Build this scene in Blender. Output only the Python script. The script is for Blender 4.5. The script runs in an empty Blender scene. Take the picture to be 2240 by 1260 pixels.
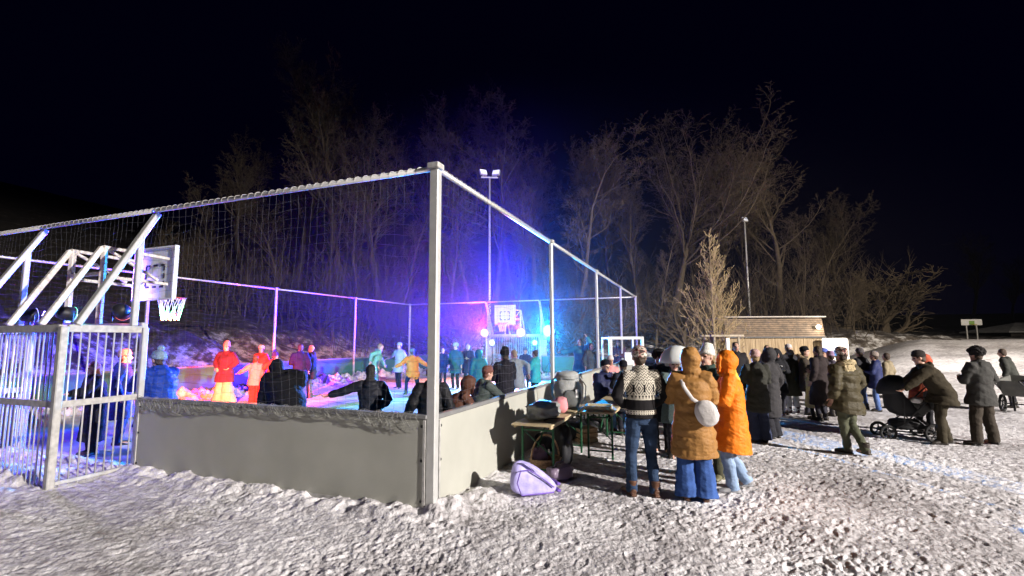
import bpy, math, random
import numpy as np
from mathutils import Vector, Matrix

random.seed(7)
RNG = np.random.default_rng(7)
scene = bpy.context.scene
COL = scene.collection

# ------------------------------------------------------------------ camera numbers and ground look-up
F, PITCH, ROLL, H0 = 1052.27, 0.1066, -0.0038, 1.88
def ray(x, y):
    cp, sp, cr, sr = math.cos(PITCH), math.sin(PITCH), math.cos(ROLL), math.sin(ROLL)
    U, V = x - 1120, 630 - y
    u, v = cr*U + sr*V, -sr*U + cr*V
    return np.array([u/F, cp - v/F*sp, sp + v/F*cp])
def ground(x, y, z=0.0):
    d = ray(x, y); t = (z - H0)/d[2]
    return d*t + np.array([0, 0, H0])
def at_depth(x, y, Y):
    d = ray(x, y)
    return d*Y/d[1] + np.array([0, 0, H0])

# ------------------------------------------------------------------ court frame
K = H0/1.8
TH = 0.3708
A0 = np.array([-.8519*K, 5.2466*K, 0])
LD = np.array([math.sin(TH), math.cos(TH), 0])       # along the long side, away
SD = np.array([-math.cos(TH), math.sin(TH), 0])      # along the short side, to the left
SP, W, HF, HB = 4.499*K, 12.1057*K, 3.885, 1.04
LEN = 4*SP
def court(s, l, z=0.0):
    return Vector(A0 + s*SD + l*LD + np.array([0, 0, z]))
COURT_ROT = math.atan2(-SD[1], -SD[0])               # rotates local +x to minus SD, local +y to LD

# ------------------------------------------------------------------ noise
def _hash(ix, iy, seed):
    n = (ix.astype(np.int64)*374761393 + iy.astype(np.int64)*668265263 + seed*1274126177) & 0xffffffff
    n = ((n ^ (n >> 13))*1274126177) & 0xffffffff
    n = n ^ (n >> 16)
    return n
def perlin(x, y, seed=0):
    x = np.asarray(x, float); y = np.asarray(y, float)
    ix, iy = np.floor(x), np.floor(y)
    fx, fy = x-ix, y-iy
    ux, uy = fx*fx*fx*(fx*(fx*6-15)+10), fy*fy*fy*(fy*(fy*6-15)+10)
    def g(dx, dy):
        a = _hash(ix+dx, iy+dy, seed)/4294967296.0*2*np.pi
        return np.cos(a)*(fx-dx) + np.sin(a)*(fy-dy)
    a = g(0, 0)*(1-ux) + g(1, 0)*ux
    b = g(0, 1)*(1-ux) + g(1, 1)*ux
    return (a*(1-uy) + b*uy)*1.5
def fbm(x, y, seed=0, n=3):
    r = 0; a = 1
    for i in range(n):
        r = r + a*perlin(x*2**i, y*2**i, seed+i*17); a *= .5
    return r
def noise3(p, seed=0):
    return (perlin(p[:, 0]+p[:, 2]*.61, p[:, 1]-p[:, 2]*.73, seed) + perlin(p[:, 1]+3.1+p[:, 0]*.37, p[:, 2]+1.7, seed+5) + perlin(p[:, 2]+9.1, p[:, 0]+4.4-p[:, 1]*.41, seed+9))/1.7
def sstep(a, b, x):
    t = np.clip((x-a)/(b-a), 0, 1)
    return t*t*(3-2*t)

# ------------------------------------------------------------------ materials
MATS = {}
def mat(name, col, rough=.6, metal=0., var=.12, scale=6., bump=0., bscale=40., spec=.4, emit=None, estr=0., sheen=0.):
    if name in MATS: return MATS[name]
    m = bpy.data.materials.new(name); m.use_nodes = True
    nt = m.node_tree; b = nt.nodes['Principled BSDF']
    b.inputs['Roughness'].default_value = rough
    b.inputs['Metallic'].default_value = metal
    b.inputs['Specular IOR Level'].default_value = spec
    if sheen: b.inputs['Sheen Weight'].default_value = sheen
    tc = nt.nodes.new('ShaderNodeTexCoord')
    n = nt.nodes.new('ShaderNodeTexNoise'); n.inputs['Scale'].default_value = scale; n.inputs['Detail'].default_value = 5
    nt.links.new(tc.outputs['Object'], n.inputs['Vector'])
    r = nt.nodes.new('ShaderNodeValToRGB')
    c = np.array(col[:3])
    r.color_ramp.elements[0].position = .3; r.color_ramp.elements[1].position = .7
    r.color_ramp.elements[0].color = (*np.clip(c*(1-var), 0, 1), 1)
    r.color_ramp.elements[1].color = (*np.clip(c*(1+var), 0, 1), 1)
    nt.links.new(n.outputs['Fac'], r.inputs['Fac'])
    nt.links.new(r.outputs['Color'], b.inputs['Base Color'])
    if bump:
        n2 = nt.nodes.new('ShaderNodeTexNoise'); n2.inputs['Scale'].default_value = bscale; n2.inputs['Detail'].default_value = 4
        nt.links.new(tc.outputs['Object'], n2.inputs['Vector'])
        bp = nt.nodes.new('ShaderNodeBump'); bp.inputs['Strength'].default_value = bump; bp.inputs['Distance'].default_value = .02
        nt.links.new(n2.outputs['Fac'], bp.inputs['Height'])
        nt.links.new(bp.outputs['Normal'], b.inputs['Normal'])
    if emit:
        b.inputs['Emission Color'].default_value = (*emit, 1); b.inputs['Emission Strength'].default_value = estr
    MATS[name] = m
    return m
def nodes_of(m):
    return m.node_tree, m.node_tree.nodes, m.node_tree.links, m.node_tree.nodes['Principled BSDF']

# ------------------------------------------------------------------ mesh helpers
class MB:
    """collects verts and faces of one mesh object"""
    def __init__(self): self.v = []; self.f = []; self.m = []
    def add(self, v, f, mi=0):
        o = len(self.v)
        self.v.extend([tuple(map(float, p)) for p in v]); self.f.extend([tuple(i+o for i in q) for q in f]); self.m.extend([mi]*len(f))
        return self
    def box(self, c, size, rot=None, mi=0, bev=0.):
        c = Vector(c); sx, sy, sz = size[0]/2, size[1]/2, size[2]/2
        R = rot.to_3x3() if rot is not None else Matrix.Identity(3)
        if bev <= 0:
            vs = [c + R @ Vector((x*sx, y*sy, z*sz)) for x in (-1, 1) for y in (-1, 1) for z in (-1, 1)]
            return self.add(vs, [(0, 1, 3, 2), (4, 6, 7, 5), (0, 4, 5, 1), (2, 3, 7, 6), (0, 2, 6, 4), (1, 5, 7, 3)], mi)
        b = min(bev, sx*.9, sy*.9, sz*.9)
        idx = {}; vs = []
        for x in (-1, 1):
            for y in (-1, 1):
                for z in (-1, 1):
                    for k in range(3):
                        q = [x*(sx-b), y*(sy-b), z*(sz-b)]; q[k] = (x*sx, y*sy, z*sz)[k]
                        idx[(x, y, z, k)] = len(vs); vs.append(c + R @ Vector(q))
        fs = []
        for k in range(3):
            a, d = [(1, 2), (2, 0), (0, 1)][k]
            for s in (-1, 1):
                q = []
                for (p, r) in ((-1, -1), (1, -1), (1, 1), (-1, 1)):
                    t = [0, 0, 0]; t[k] = s; t[a] = p; t[d] = r
                    q.append(idx[(*t, k)])
                fs.append(tuple(q if s > 0 else q[::-1]))
            for p in (-1, 1):
                for r in (-1, 1):
                    t0 = [0, 0, 0]; t0[k] = -1; t0[a] = p; t0[d] = r
                    t1 = list(t0); t1[k] = 1
                    fs.append((idx[(*t0, a)], idx[(*t1, a)], idx[(*t1, d)], idx[(*t0, d)]))
        for x in (-1, 1):
            for y in (-1, 1):
                for z in (-1, 1):
                    fs.append(tuple(idx[(x, y, z, k)] for k in range(3)))
        return self.add(vs, fs, mi)
    def bar(self, p, q, w, d=None, up=(0, 0, 1), mi=0):
        """square-section bar from p to q"""
        p, q = Vector(p), Vector(q); t = (q-p); L = t.length; t.normalize()
        u = Vector(up)
        if abs(t.dot(u)) > .95: u = Vector((0, 1, 0)) if abs(t.y) < .9 else Vector((1, 0, 0))
        s = t.cross(u).normalized(); n = s.cross(t)
        R = Matrix((s, t, n)).transposed()
        return self.box((p+q)/2, (w, L, d or w), R, mi, bev=min(w, d or w)*.12)
    def tube(self, pts, rad, n=8, cap=True, side=None, mi=0):
        """lofted tube; rad is a number, a list of numbers or of (r_side, r_other)"""
        pts = [np.asarray(p, float) for p in pts]; k = len(pts)
        if np.isscalar(rad): rad = [rad]*k
        rad = [(r, r) if np.isscalar(r) else r for r in rad]
        vs = []; prev = None
        cs = [(math.cos(2*math.pi*j/n), math.sin(2*math.pi*j/n)) for j in range(n)]
        for i in range(k):
            t = pts[min(i+1, k-1)] - pts[max(i-1, 0)]
            t = t/(np.linalg.norm(t)+1e-12)
            if side is not None: a = np.asarray(side, float)
            elif prev is not None: a = prev
            else: a = np.array([1., 0, 0]) if abs(t[0]) < .8 else np.array([0, 1., 0])
            a = a - t*a.dot(t); a = a/(np.linalg.norm(a)+1e-12); prev = a
            b = np.cross(t, a)
            for c, s in cs: vs.append(pts[i] + a*c*rad[i][0] + b*s*rad[i][1])
        fs = []
        for i in range(k-1):
            for j in range(n):
                j2 = (j+1) % n
                fs.append((i*n+j, i*n+j2, (i+1)*n+j2, (i+1)*n+j))
        if cap:
            fs.append(tuple(range(n-1, -1, -1))); fs.append(tuple((k-1)*n+j for j in range(n)))
        return self.add(vs, fs, mi)
    def ball(self, c, r, nu=12, nv=8, R=None, mi=0):
        c = np.asarray(c, float); r = np.array([r]*3 if np.isscalar(r) else r, float)
        M = np.array(R.to_3x3()) if R is not None else np.eye(3)
        vs = [c + M @ np.array([0, 0, -r[2]])]
        for i in range(1, nv):
            a = -math.pi/2 + math.pi*i/nv
            for j in range(nu):
                b = 2*math.pi*j/nu
                vs.append(c + M @ (r*np.array([math.cos(a)*math.cos(b), math.cos(a)*math.sin(b), math.sin(a)])))
        vs.append(c + M @ np.array([0, 0, r[2]]))
        fs = [(0, 1+(j+1) % nu, 1+j) for j in range(nu)]
        for i in range(nv-2):
            for j in range(nu):
                j2 = (j+1) % nu
                fs.append((1+i*nu+j, 1+i*nu+j2, 1+(i+1)*nu+j2, 1+(i+1)*nu+j))
        l = len(vs)-1; o = 1+(nv-2)*nu
        fs += [(l, o+j, o+(j+1) % nu) for j in range(nu)]
        return self.add(vs, fs, mi)
    def lathe(self, c, prof, n=16, R=None, mi=0, cap=True):
        """prof: list of (radius, z)"""
        c = np.asarray(c, float); M = np.array(R.to_3x3()) if R is not None else np.eye(3)
        vs = []
        for r, z in prof:
            for j in range(n):
                a = 2*math.pi*j/n
                vs.append(c + M @ np.array([r*math.cos(a), r*math.sin(a), z]))
        fs = []
        for i in range(len(prof)-1):
            for j in range(n):
                j2 = (j+1) % n
                fs.append((i*n+j, i*n+j2, (i+1)*n+j2, (i+1)*n+j))
        if cap:
            fs.append(tuple(range(n-1, -1, -1))); fs.append(tuple((len(prof)-1)*n+j for j in range(n)))
        return self.add(vs, fs, mi)
    def mesh(self, name):
        me = bpy.data.meshes.new(name)
        me.from_pydata(self.v, [], self.f)
        if any(self.m): me.polygons.foreach_set('material_index', self.m)
        me.update()
        return me
    def build(self, name, mats, parent=None, smooth=False):
        o = bpy.data.objects.new(name, self.mesh(name)); COL.objects.link(o)
        for m in (mats if isinstance(mats, (list, tuple)) else [mats]): o.data.materials.append(m)
        if parent: o.parent = parent
        if smooth: o.data.shade_smooth()
        return o
def tag(o, label=None, cat=None, group=None, kind=None):
    if label: o['label'] = label
    if cat: o['category'] = cat
    if group: o['group'] = group
    if kind: o['kind'] = kind
    return o
def empty(name, loc, rz=0., label=None, cat=None, group=None):
    o = bpy.data.objects.new(name, None); COL.objects.link(o)
    o.location = loc; o.rotation_euler = (0, 0, rz); o.empty_display_size = .2
    return tag(o, label, cat, group)
def grid_mesh(name, X, Y, Z, wrap=False):
    nr, nc = X.shape
    me = bpy.data.meshes.new(name)
    v = np.stack([X, Y, Z], -1).reshape(-1, 3)
    i = np.arange(nr*nc).reshape(nr, nc)
    if wrap: i = np.concatenate([i, i[:, :1]], 1)
    q = np.stack([i[:-1, :-1], i[:-1, 1:], i[1:, 1:], i[1:, :-1]], -1).reshape(-1, 4)
    me.vertices.add(len(v)); me.vertices.foreach_set('co', v.ravel())
    me.loops.add(q.size); me.loops.foreach_set('vertex_index', q.ravel().astype(np.int32))
    me.polygons.add(len(q)); me.polygons.foreach_set('loop_start', np.arange(0, q.size, 4, dtype=np.int32))
    me.update(calc_edges=True); me.shade_smooth()
    return me

# ------------------------------------------------------------------ terrain heights
def to_court(x, y):
    dx, dy = x-A0[0], y-A0[1]
    return dx*SD[0]+dy*SD[1], dx*LD[0]+dy*LD[1]
def base_height(x, y):
    """smooth ground: flat field, grassy mound to the right"""
    x = np.asarray(x, float); y = np.asarray(y, float)
    d = np.hypot(x, y)
    side = sstep(.54, .86, x/np.maximum(y, .1))*(y > 5)
    z = 1.72*sstep(19.5, 36, d + 1.2*perlin(x*.08, y*.08, 3))*side
    z = z + side*.10*perlin(x*.35, y*.35, 77)*sstep(18, 24, d)
    return z
def hill_dist(x, y):
    s, l = to_court(x, y)
    return np.maximum(s-(W+1.6), l-(LEN+8.0)) + 1.2*perlin(x*.12, y*.12, 31) + .5*perlin(x*.45, y*.45, 33)
def hill_height(x, y):
    d = hill_dist(x, y)
    s, l = to_court(x, y)
    left = sstep(-2, 14, s)
    fade = 1-.55*sstep(14, 34, x - .15*y)
    z = (2.2+.5*left)*sstep(0, 7.5, d) + (.10+.16*left)*np.maximum(0, d-7) + .35*fbm(x*.3, y*.3, 40, 3)*sstep(0, 4, d)
    return np.where(d > 0, z*fade, -0.6)
def bank_extra(x, y):
    """shovelled snow along the boards and inside the goal"""
    s, l = to_court(x, y)
    z = np.zeros_like(x)
    n = .65+.7*fbm(x*2.6, y*2.6, 50, 3)
    inx = (s > -1.5)*(s < W+1)
    # outside, along the near boards and the long right boards
    z = z + .10*np.exp(-((l+.12)/.30)**2)*sstep(.3, .0, l)*inx*n*sstep(-.6, .5, s)
    z = z + .12*np.exp(-((s+.12)/.35)**2)*sstep(.35, .0, s)*sstep(-.7, .2, l)*(l < LEN)*n*(1-.75*sstep(.6, 1.6, l))
    z = z + .20*np.exp(-((l+.95)/.5)**2)*(s > 4.7)*(s < 9)*n*sstep(4.8, 6.2, s)
    # inside: pushed up against the far and left boards
    z = z + .36*np.exp(-((s-W+.25)/.75)**2)*(s < W)*(l > 0)*(l < LEN+.2)*n
    z = z + .25*np.exp(-((l-LEN+.2)/.8)**2)*(l < LEN)*(s > 0)*(s < W)*n
    z = z + .12*np.exp(-((s-.2)/.4)**2)*(s > 0)*(s < 3)*(l > 3)*(l < LEN)*n
    return z
def snow_relief(x, y):
    d = np.hypot(x, y)
    s, l = to_court(x, y)
    inside = ((s > 0)*(s < W)*(l > 0)*(l < LEN)).astype(float)
    # trodden clumps: rotated, stretched a little
    a = math.radians(18); u = x*math.cos(a)+y*math.sin(a); v = -x*math.sin(a)+y*math.cos(a)
    wob = .25*perlin(x*2.1, y*2.1, 60)
    b1 = 1-np.abs(perlin(u*4.4+wob, v*6.4+wob, 61))*2.1
    b2 = np.abs(perlin(u*9.5+wob*3, v*14+wob, 62))
    b3 = np.abs(perlin(x*19+wob, y*21, 63))
    b4 = perlin(x*34, y*36, 66)
    amp = .55+.45*sstep(-.35, .35, perlin(x*.5, y*.5, 64))
    soft = 1-.60*sstep(3.5, 8.5, x-.15*y)*sstep(3, 6, y)       # smoother trodden lane to the right
    h = (.035*perlin(x*1.1, y*1.1, 65) - .016*np.maximum(0, b1)**2 + .024*b2 + .021*b3 + .007*b4 + .010*np.abs(perlin(x*41, y*44, 67))*(d < 14))*amp
    # individual boot prints
    gx, gy = u/.30, v/.21
    ix, iy = np.floor(gx), np.floor(gy)
    pit = np.zeros_like(x)
    for ox in (-1, 0, 1):
        for oy in (-1, 0, 1):
            hx = _hash(ix+ox, iy+oy, 71)/4294967296.; hy = _hash(ix+ox, iy+oy, 72)/4294967296.; ha = _hash(ix+ox, iy+oy, 73)/4294967296.
            px, py = (ix+ox+.1+.8*hx)*.30, (iy+oy+.1+.8*hy)*.21
            an = (ha-.5)*2.6
            ddx, ddy = u-px, v-py
            e1 = (ddx*np.cos(an)+ddy*np.sin(an))/(.075+.05*hx); e2 = (-ddx*np.sin(an)+ddy*np.cos(an))/(.03+.02*hy)
            r = np.sqrt(e1**2+e2**2)
            w = (ha > .3)*(.4+.8*hy)
            pit += w*(-.016*(1-sstep(.5, 1.15, r)) + .007*np.exp(-((r-1.25)/.22)**2))
    h = h + np.clip(pit, -.045, .03)
    h = .66*h*soft*(1-.65*inside)
    return h*(1-.8*sstep(22, 40, d))
def ground_z(x, y):
    return float(base_height(np.array([x]), np.array([y]))[0])

# ================================================================== setting
def snow_material():
    m = bpy.data.materials.new('trodden_snow'); m.use_nodes = True
    nt, N, Lk, b = nodes_of(m)
    geo = N.new('ShaderNodeNewGeometry')
    n1 = N.new('ShaderNodeTexNoise'); n1.inputs['Scale'].default_value = .55; n1.inputs['Detail'].default_value = 6; n1.inputs['Roughness'].default_value = .65
    n2 = N.new('ShaderNodeTexNoise'); n2.inputs['Scale'].default_value = 7.; n2.inputs['Detail'].default_value = 6; n2.inputs['Roughness'].default_value = .7
    n3 = N.new('ShaderNodeTexNoise'); n3.inputs['Scale'].default_value = 38.; n3.inputs['Detail'].default_value = 5
    for n in (n1, n2, n3): Lk.new(geo.outputs['Position'], n.inputs['Vector'])
    mx = N.new('ShaderNodeMath'); mx.operation = 'ADD'
    Lk.new(n1.outputs['Fac'], mx.inputs[0]); Lk.new(n2.outputs['Fac'], mx.inputs[1])
    r = N.new('ShaderNodeValToRGB')
    e = r.color_ramp.elements
    e[0].position = .74/2; e[0].color = (.26, .24, .24, 1)
    e[1].position = 1.14/2; e[1].color = (.84, .82, .83, 1)
    k = e.new(.47); k.color = (.54, .515, .525, 1)
    hf = N.new('ShaderNodeMath'); hf.operation = 'MULTIPLY'; hf.inputs[1].default_value = .5
    Lk.new(mx.outputs[0], hf.inputs[0]); Lk.new(hf.outputs[0], r.inputs['Fac'])
    Lk.new(r.outputs['Color'], b.inputs['Base Color'])
    b.inputs['Roughness'].default_value = .75; b.inputs['Specular IOR Level'].default_value = .25
    bp = N.new('ShaderNodeBump'); bp.inputs['Strength'].default_value = .7; bp.inputs['Distance'].default_value = .04
    bp2 = N.new('ShaderNodeBump'); bp2.inputs['Strength'].default_value = .8; bp2.inputs['Distance'].default_value = .014
    n4 = N.new('ShaderNodeTexNoise'); n4.inputs['Scale'].default_value = 11; n4.inputs['Detail'].default_value = 6
    Lk.new(geo.outputs['Position'], n4.inputs['Vector'])
    Lk.new(n4.outputs['Fac'], bp.inputs['Height']); Lk.new(n3.outputs['Fac'], bp2.inputs['Height'])
    Lk.new(bp.outputs['Normal'], bp2.inputs['Normal']); Lk.new(bp2.outputs['Normal'], b.inputs['Normal'])
    return m
SNOW = snow_material()

def build_ground():
    ang = np.concatenate([np.arange(-180, -58, 4.), np.arange(-56, 56, .105), np.arange(58, 180, 4.)])
    rad = np.concatenate([[.05, .6, 1.2, 1.8], np.geomspace(2.2, 60, 800), np.geomspace(62, 900, 40)])
    a, r = np.meshgrid(np.radians(ang), rad)
    X, Y = r*np.sin(a), r*np.cos(a)
    Z = base_height(X, Y) + bank_extra(X, Y)*(1+.0*X) + snow_relief(X, Y)
    o = bpy.data.objects.new('snow_ground', grid_mesh('snow_ground', X, Y, Z, wrap=True)); COL.objects.link(o)
    o.data.materials.append(SNOW)
    return tag(o, kind='structure')
build_ground()
def build_ice():
    s_, l_ = np.meshgrid(np.linspace(.35, W-.3, 260), np.linspace(.25, LEN-.3, 380))
    X = A0[0]+s_*SD[0]+l_*LD[0]; Y = A0[1]+s_*SD[1]+l_*LD[1]
    Z = .035 + .010*fbm(X*.9, Y*.9, 120, 3) + .006*np.abs(perlin(X*6, Y*6, 123)) - .05*np.maximum(0, 1-s_/.9) - .05*np.maximum(0, 1-l_/.8)
    o = bpy.data.objects.new('rink_ice', grid_mesh('rink_ice', X, Y, Z)); COL.objects.link(o)
    m = mat('scraped_ice', (.62, .62, .64), rough=.42, var=.35, scale=.9, bump=.5, bscale=7, spec=.5)
    o.data.materials.append(m)
    return tag(o, kind='structure')
build_ice()

def build_hill():
    ang = np.arange(-62, 62, .35)
    rad = np.geomspace(14, 420, 230)
    a, r = np.meshgrid(np.radians(ang), rad)
    X, Y = r*np.sin(a), r*np.cos(a)
    Z = hill_height(X, Y) + .10*fbm(X*1.4, Y*1.4, 90, 3)*(r < 60)
    o = bpy.data.objects.new('wooded_hill', grid_mesh('wooded_hill', X, Y, Z)); COL.objects.link(o)
    m = bpy.data.materials.new('leaf_litter_and_snow'); m.use_nodes = True
    nt, N, Lk, b = nodes_of(m)
    geo = N.new('ShaderNodeNewGeometry')
    n1 = N.new('ShaderNodeTexNoise'); n1.inputs['Scale'].default_value = 1.3; n1.inputs['Detail'].default_value = 8; n1.inputs['Roughness'].default_value = .72
    Lk.new(geo.outputs['Position'], n1.inputs['Vector'])
    sx = N.new('ShaderNodeSeparateXYZ'); Lk.new(geo.outputs['Position'], sx.inputs[0])
    mr = N.new('ShaderNodeMapRange'); mr.inputs['From Min'].default_value = .2; mr.inputs['From Max'].default_value = 3.4
    mr.inputs['To Min'].default_value = .13; mr.inputs['To Max'].default_value = -.10
    Lk.new(sx.outputs['Z'], mr.inputs['Value'])
    ad = N.new('ShaderNodeMath'); ad.operation = 'ADD'; Lk.new(n1.outputs['Fac'], ad.inputs[0]); Lk.new(mr.outputs['Result'], ad.inputs[1])
    r_ = N.new('ShaderNodeValToRGB'); e = r_.color_ramp.elements
    e[0].position = .44; e[0].color = (.03, .022, .016, 1); e[1].position = .66; e[1].color = (.55, .54, .54, 1)
    k = e.new(.53); k.color = (.09, .075, .06, 1)
    Lk.new(ad.outputs[0], r_.inputs['Fac']); Lk.new(r_.outputs['Color'], b.inputs['Base Color'])
    b.inputs['Roughness'].default_value = .9
    bp = N.new('ShaderNodeBump'); bp.inputs['Strength'].default_value = .8; bp.inputs['Distance'].default_value = .12
    n2 = N.new('ShaderNodeTexNoise'); n2.inputs['Scale'].default_value = 4; n2.inputs['Detail'].default_value = 7
    Lk.new(geo.outputs['Position'], n2.inputs['Vector']); Lk.new(n2.outputs['Fac'], bp.inputs['Height']); Lk.new(bp.outputs['Normal'], b.inputs['Normal'])
    o.data.materials.append(m)
    tag(o, kind='structure')
build_hill()

# ------------------------------------------------------------------ world, camera, render settings
wd = bpy.data.worlds.new('World'); scene.world = wd; wd.use_nodes = True
nt = wd.node_tree; bg = nt.nodes['Background']
sky = nt.nodes.new('ShaderNodeTexSky'); sky.sky_type = 'NISHITA'; sky.sun_disc = False
sky.sun_elevation = math.radians(-9.5); sky.sun_rotation = math.radians(128)
sky.air_density = 1.0; sky.dust_density = .3; sky.ozone_density = 4.
mixs = nt.nodes.new('ShaderNodeMixRGB'); mixs.blend_type = 'ADD'; mixs.inputs['Fac'].default_value = 1
mixs.inputs['Color2'].default_value = (.0003, .0002, .0032, 1)
scl = nt.nodes.new('ShaderNodeMixRGB'); scl.blend_type = 'MULTIPLY'; scl.inputs['Fac'].default_value = 1; scl.inputs['Color2'].default_value = (.05, .05, .05, 1)
nt.links.new(sky.outputs['Color'], scl.inputs['Color1']); nt.links.new(scl.outputs['Color'], mixs.inputs['Color1'])
nt.links.new(mixs.outputs['Color'], bg.inputs['Color']); bg.inputs['Strength'].default_value = 1.0

cam = bpy.data.cameras.new('camera'); co = bpy.data.objects.new('camera', cam); COL.objects.link(co)
cam.sensor_width = 36; cam.lens = 36*F/2240; cam.clip_start = .05; cam.clip_end = 3000
co.location = (0, 0, H0)
co.matrix_world = Matrix.Translation((0, 0, H0)) @ Matrix.Rotation(math.pi/2+PITCH, 4, 'X') @ Matrix.Rotation(ROLL, 4, 'Z')
scene.camera = co
scene.view_settings.view_transform = 'Standard'; scene.view_settings.look = 'None'
scene.view_settings.exposure = 0; scene.view_settings.gamma = 1
scene.render.resolution_x, scene.render.resolution_y = 1024, 576
cy = scene.cycles
cy.max_bounces = 6; cy.diffuse_bounces = 3; cy.glossy_bounces = 3; cy.transmission_bounces = 4; cy.volume_bounces = 0
cy.sample_clamp_indirect = 4; cy.use_denoising = True; cy.caustics_reflective = False; cy.caustics_refractive = False
cy.volume_step_rate = 4; cy.volume_max_steps = 64

# ------------------------------------------------------------------ materials used below
STEEL = mat('galvanised_steel', (.60, .60, .58), rough=.42, metal=.35, var=.08, scale=9)
STEEL_DULL = mat('weathered_steel', (.46, .45, .43), rough=.6, metal=.2, var=.2, scale=14)
ROPE = mat('net_cord', (.09, .09, .11), rough=.8)
ROPE_PALE = mat('lacing_rope', (.52, .50, .48), rough=.8)
BOARD_OUT = mat('pale_board', (.41, .41, .36), rough=.55, var=.08, scale=1.6)
BOARD_OUT.node_tree.nodes['Principled BSDF'].inputs['Specular IOR Level'].default_value = .3
def ribbed(m, freq=130, strength=.09):
    nt, N, Lk, b = nodes_of(m)
    tc = N.new('ShaderNodeTexCoord'); w = N.new('ShaderNodeTexWave'); w.bands_direction = 'Z'; w.inputs['Scale'].default_value = freq/6.28; w.inputs['Distortion'].default_value = .0
    bp = N.new('ShaderNodeBump'); bp.inputs['Strength'].default_value = strength; bp.inputs['Distance'].default_value = .004
    Lk.new(tc.outputs['Object'], w.inputs['Vector']); Lk.new(w.outputs['Fac'], bp.inputs['Height']); Lk.new(bp.outputs['Normal'], b.inputs['Normal'])
ribbed(BOARD_OUT)
BOARD_GREEN = mat('green_board', (.035, .15, .075), rough=.55, var=.15, scale=2)
CAP = mat('grey_cap', (.20, .20, .20), rough=.6)
WHITE = mat('white_paint', (.78, .77, .74), rough=.45, var=.05)
WHITE_WORN = mat('worn_white_paint', (.66, .62, .57), rough=.6, var=.3, scale=22)
BLACK = mat('black_plastic', (.012, .012, .013), rough=.5)
DARK = mat('dark_metal', (.03, .03, .032), rough=.5, metal=.3)

# ------------------------------------------------------------------ court fences
class Frame:
    """a wall line: origin, direction along it (u) and outward normal (o)"""
    def __init__(self, p, u, o): self.p, self.u, self.o = Vector(p), Vector(u), Vector(o)
    def at(self, a, out, z): return self.p + self.u*a + self.o*out + Vector((0, 0, z))

def net_mb(fr, a0, a1, z0, z1, seed, sag=.05, cell=.12, r=.0014, out=.0, hole=None):
    """square mesh net hung between two heights, strands a little slack; hole=(a,b,z) leaves the goal mouth open"""
    mb = MB(); rnd = random.Random(seed)
    nh = int(round((z1-z0)/cell)); nv = int(round((a1-a0)/cell))
    def disp(a, z):
        t = (z1-z)/(z1-z0)
        dz = sag*t*.6*math.sin(a*1.9+seed) - sag*abs(math.sin(a*math.pi/1.15+seed))*(.25+t) + .02*math.sin(a*7+z*5)
        do = .07*t*math.sin(a*1.3+z*2.1+seed) + .02*math.sin(a*6.1+z*3)
        return dz, do
    for i in range(nh+1):
        z = z0+(z1-z0)*i/nh; run = []
        n = max(8, int((a1-a0)/.24))
        for j in range(n+1):
            a = a0+(a1-a0)*j/n
            if hole and hole[0] < a < hole[1] and z < hole[2]:
                if len(run) > 1: mb.tube(run, r, n=3, cap=False)
                run = []; continue
            dz, do = disp(a, z)
            run.append(fr.at(a, out+do, max(z+dz*(0 if i == nh else 1), z0-.04)))
        if len(run) > 1: mb.tube(run, r*1.25, n=3, cap=False)
    for j in range(nv+1):
        a = a0+(a1-a0)*j/nv
        zb = z0 if not (hole and hole[0] < a < hole[1]) else max(z0, hole[2])
        n = 9; run = []
        for i in range(n+1):
            z = zb+(z1-zb)*i/n
            dz, do = disp(a, z)
            run.append(fr.at(a + .012*math.sin(z*9+j), out+do, z+dz*(0 if i == n else 1)))
        mb.tube(run, r*.6, n=3, cap=False)
    return mb
def drape_mb(fr, a0, a1, seed, out0=.07, drop=.19):
    """slack net folded over the board's top edge, hanging outside"""
    mb = MB(); rnd = random.Random(seed)
    cell = .05; n = int((a1-a0)/cell)
    rows = 8
    def pt(a, t):
        d = drop*(.85+.22*math.sin(a*1.1+seed+1.5)+.12*math.sin(a*3.7))
        fold = .012*math.sin(a*19+4*math.sin(a*2.3)) + .008*math.sin(a*41)
        return fr.at(a+.02*math.sin(a*23+t*5), out0+.03*math.sin(t*math.pi)+fold*t, HB+.03-t*d+.012*math.sin(a*31+t*7))
    for i in range(rows):
        t = i/(rows-1)
        mb.tube([pt(a0+(a1-a0)*j/n, t) for j in range(n+1)], .0024, n=3, cap=False)
    for j in range(n+1):
        a = a0+(a1-a0)*j/n
        mb.tube([pt(a+.03*math.sin(i), i/(rows-1)) for i in range(rows)], .0020, n=3, cap=False)
    return mb
def lacing_mb(fr, a0, a1, z, r, pitch=.13):
    mb = MB(); n = int((a1-a0)/pitch*8); pts = []
    for j in range(n+1):
        a = a0+(a1-a0)*j/n; ph = 2*math.pi*(a-a0)/pitch
        pts.append(fr.at(a, r*math.sin(ph), z+r*math.cos(ph)))
    mb.tube(pts, .0042, n=5)
    return mb
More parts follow.
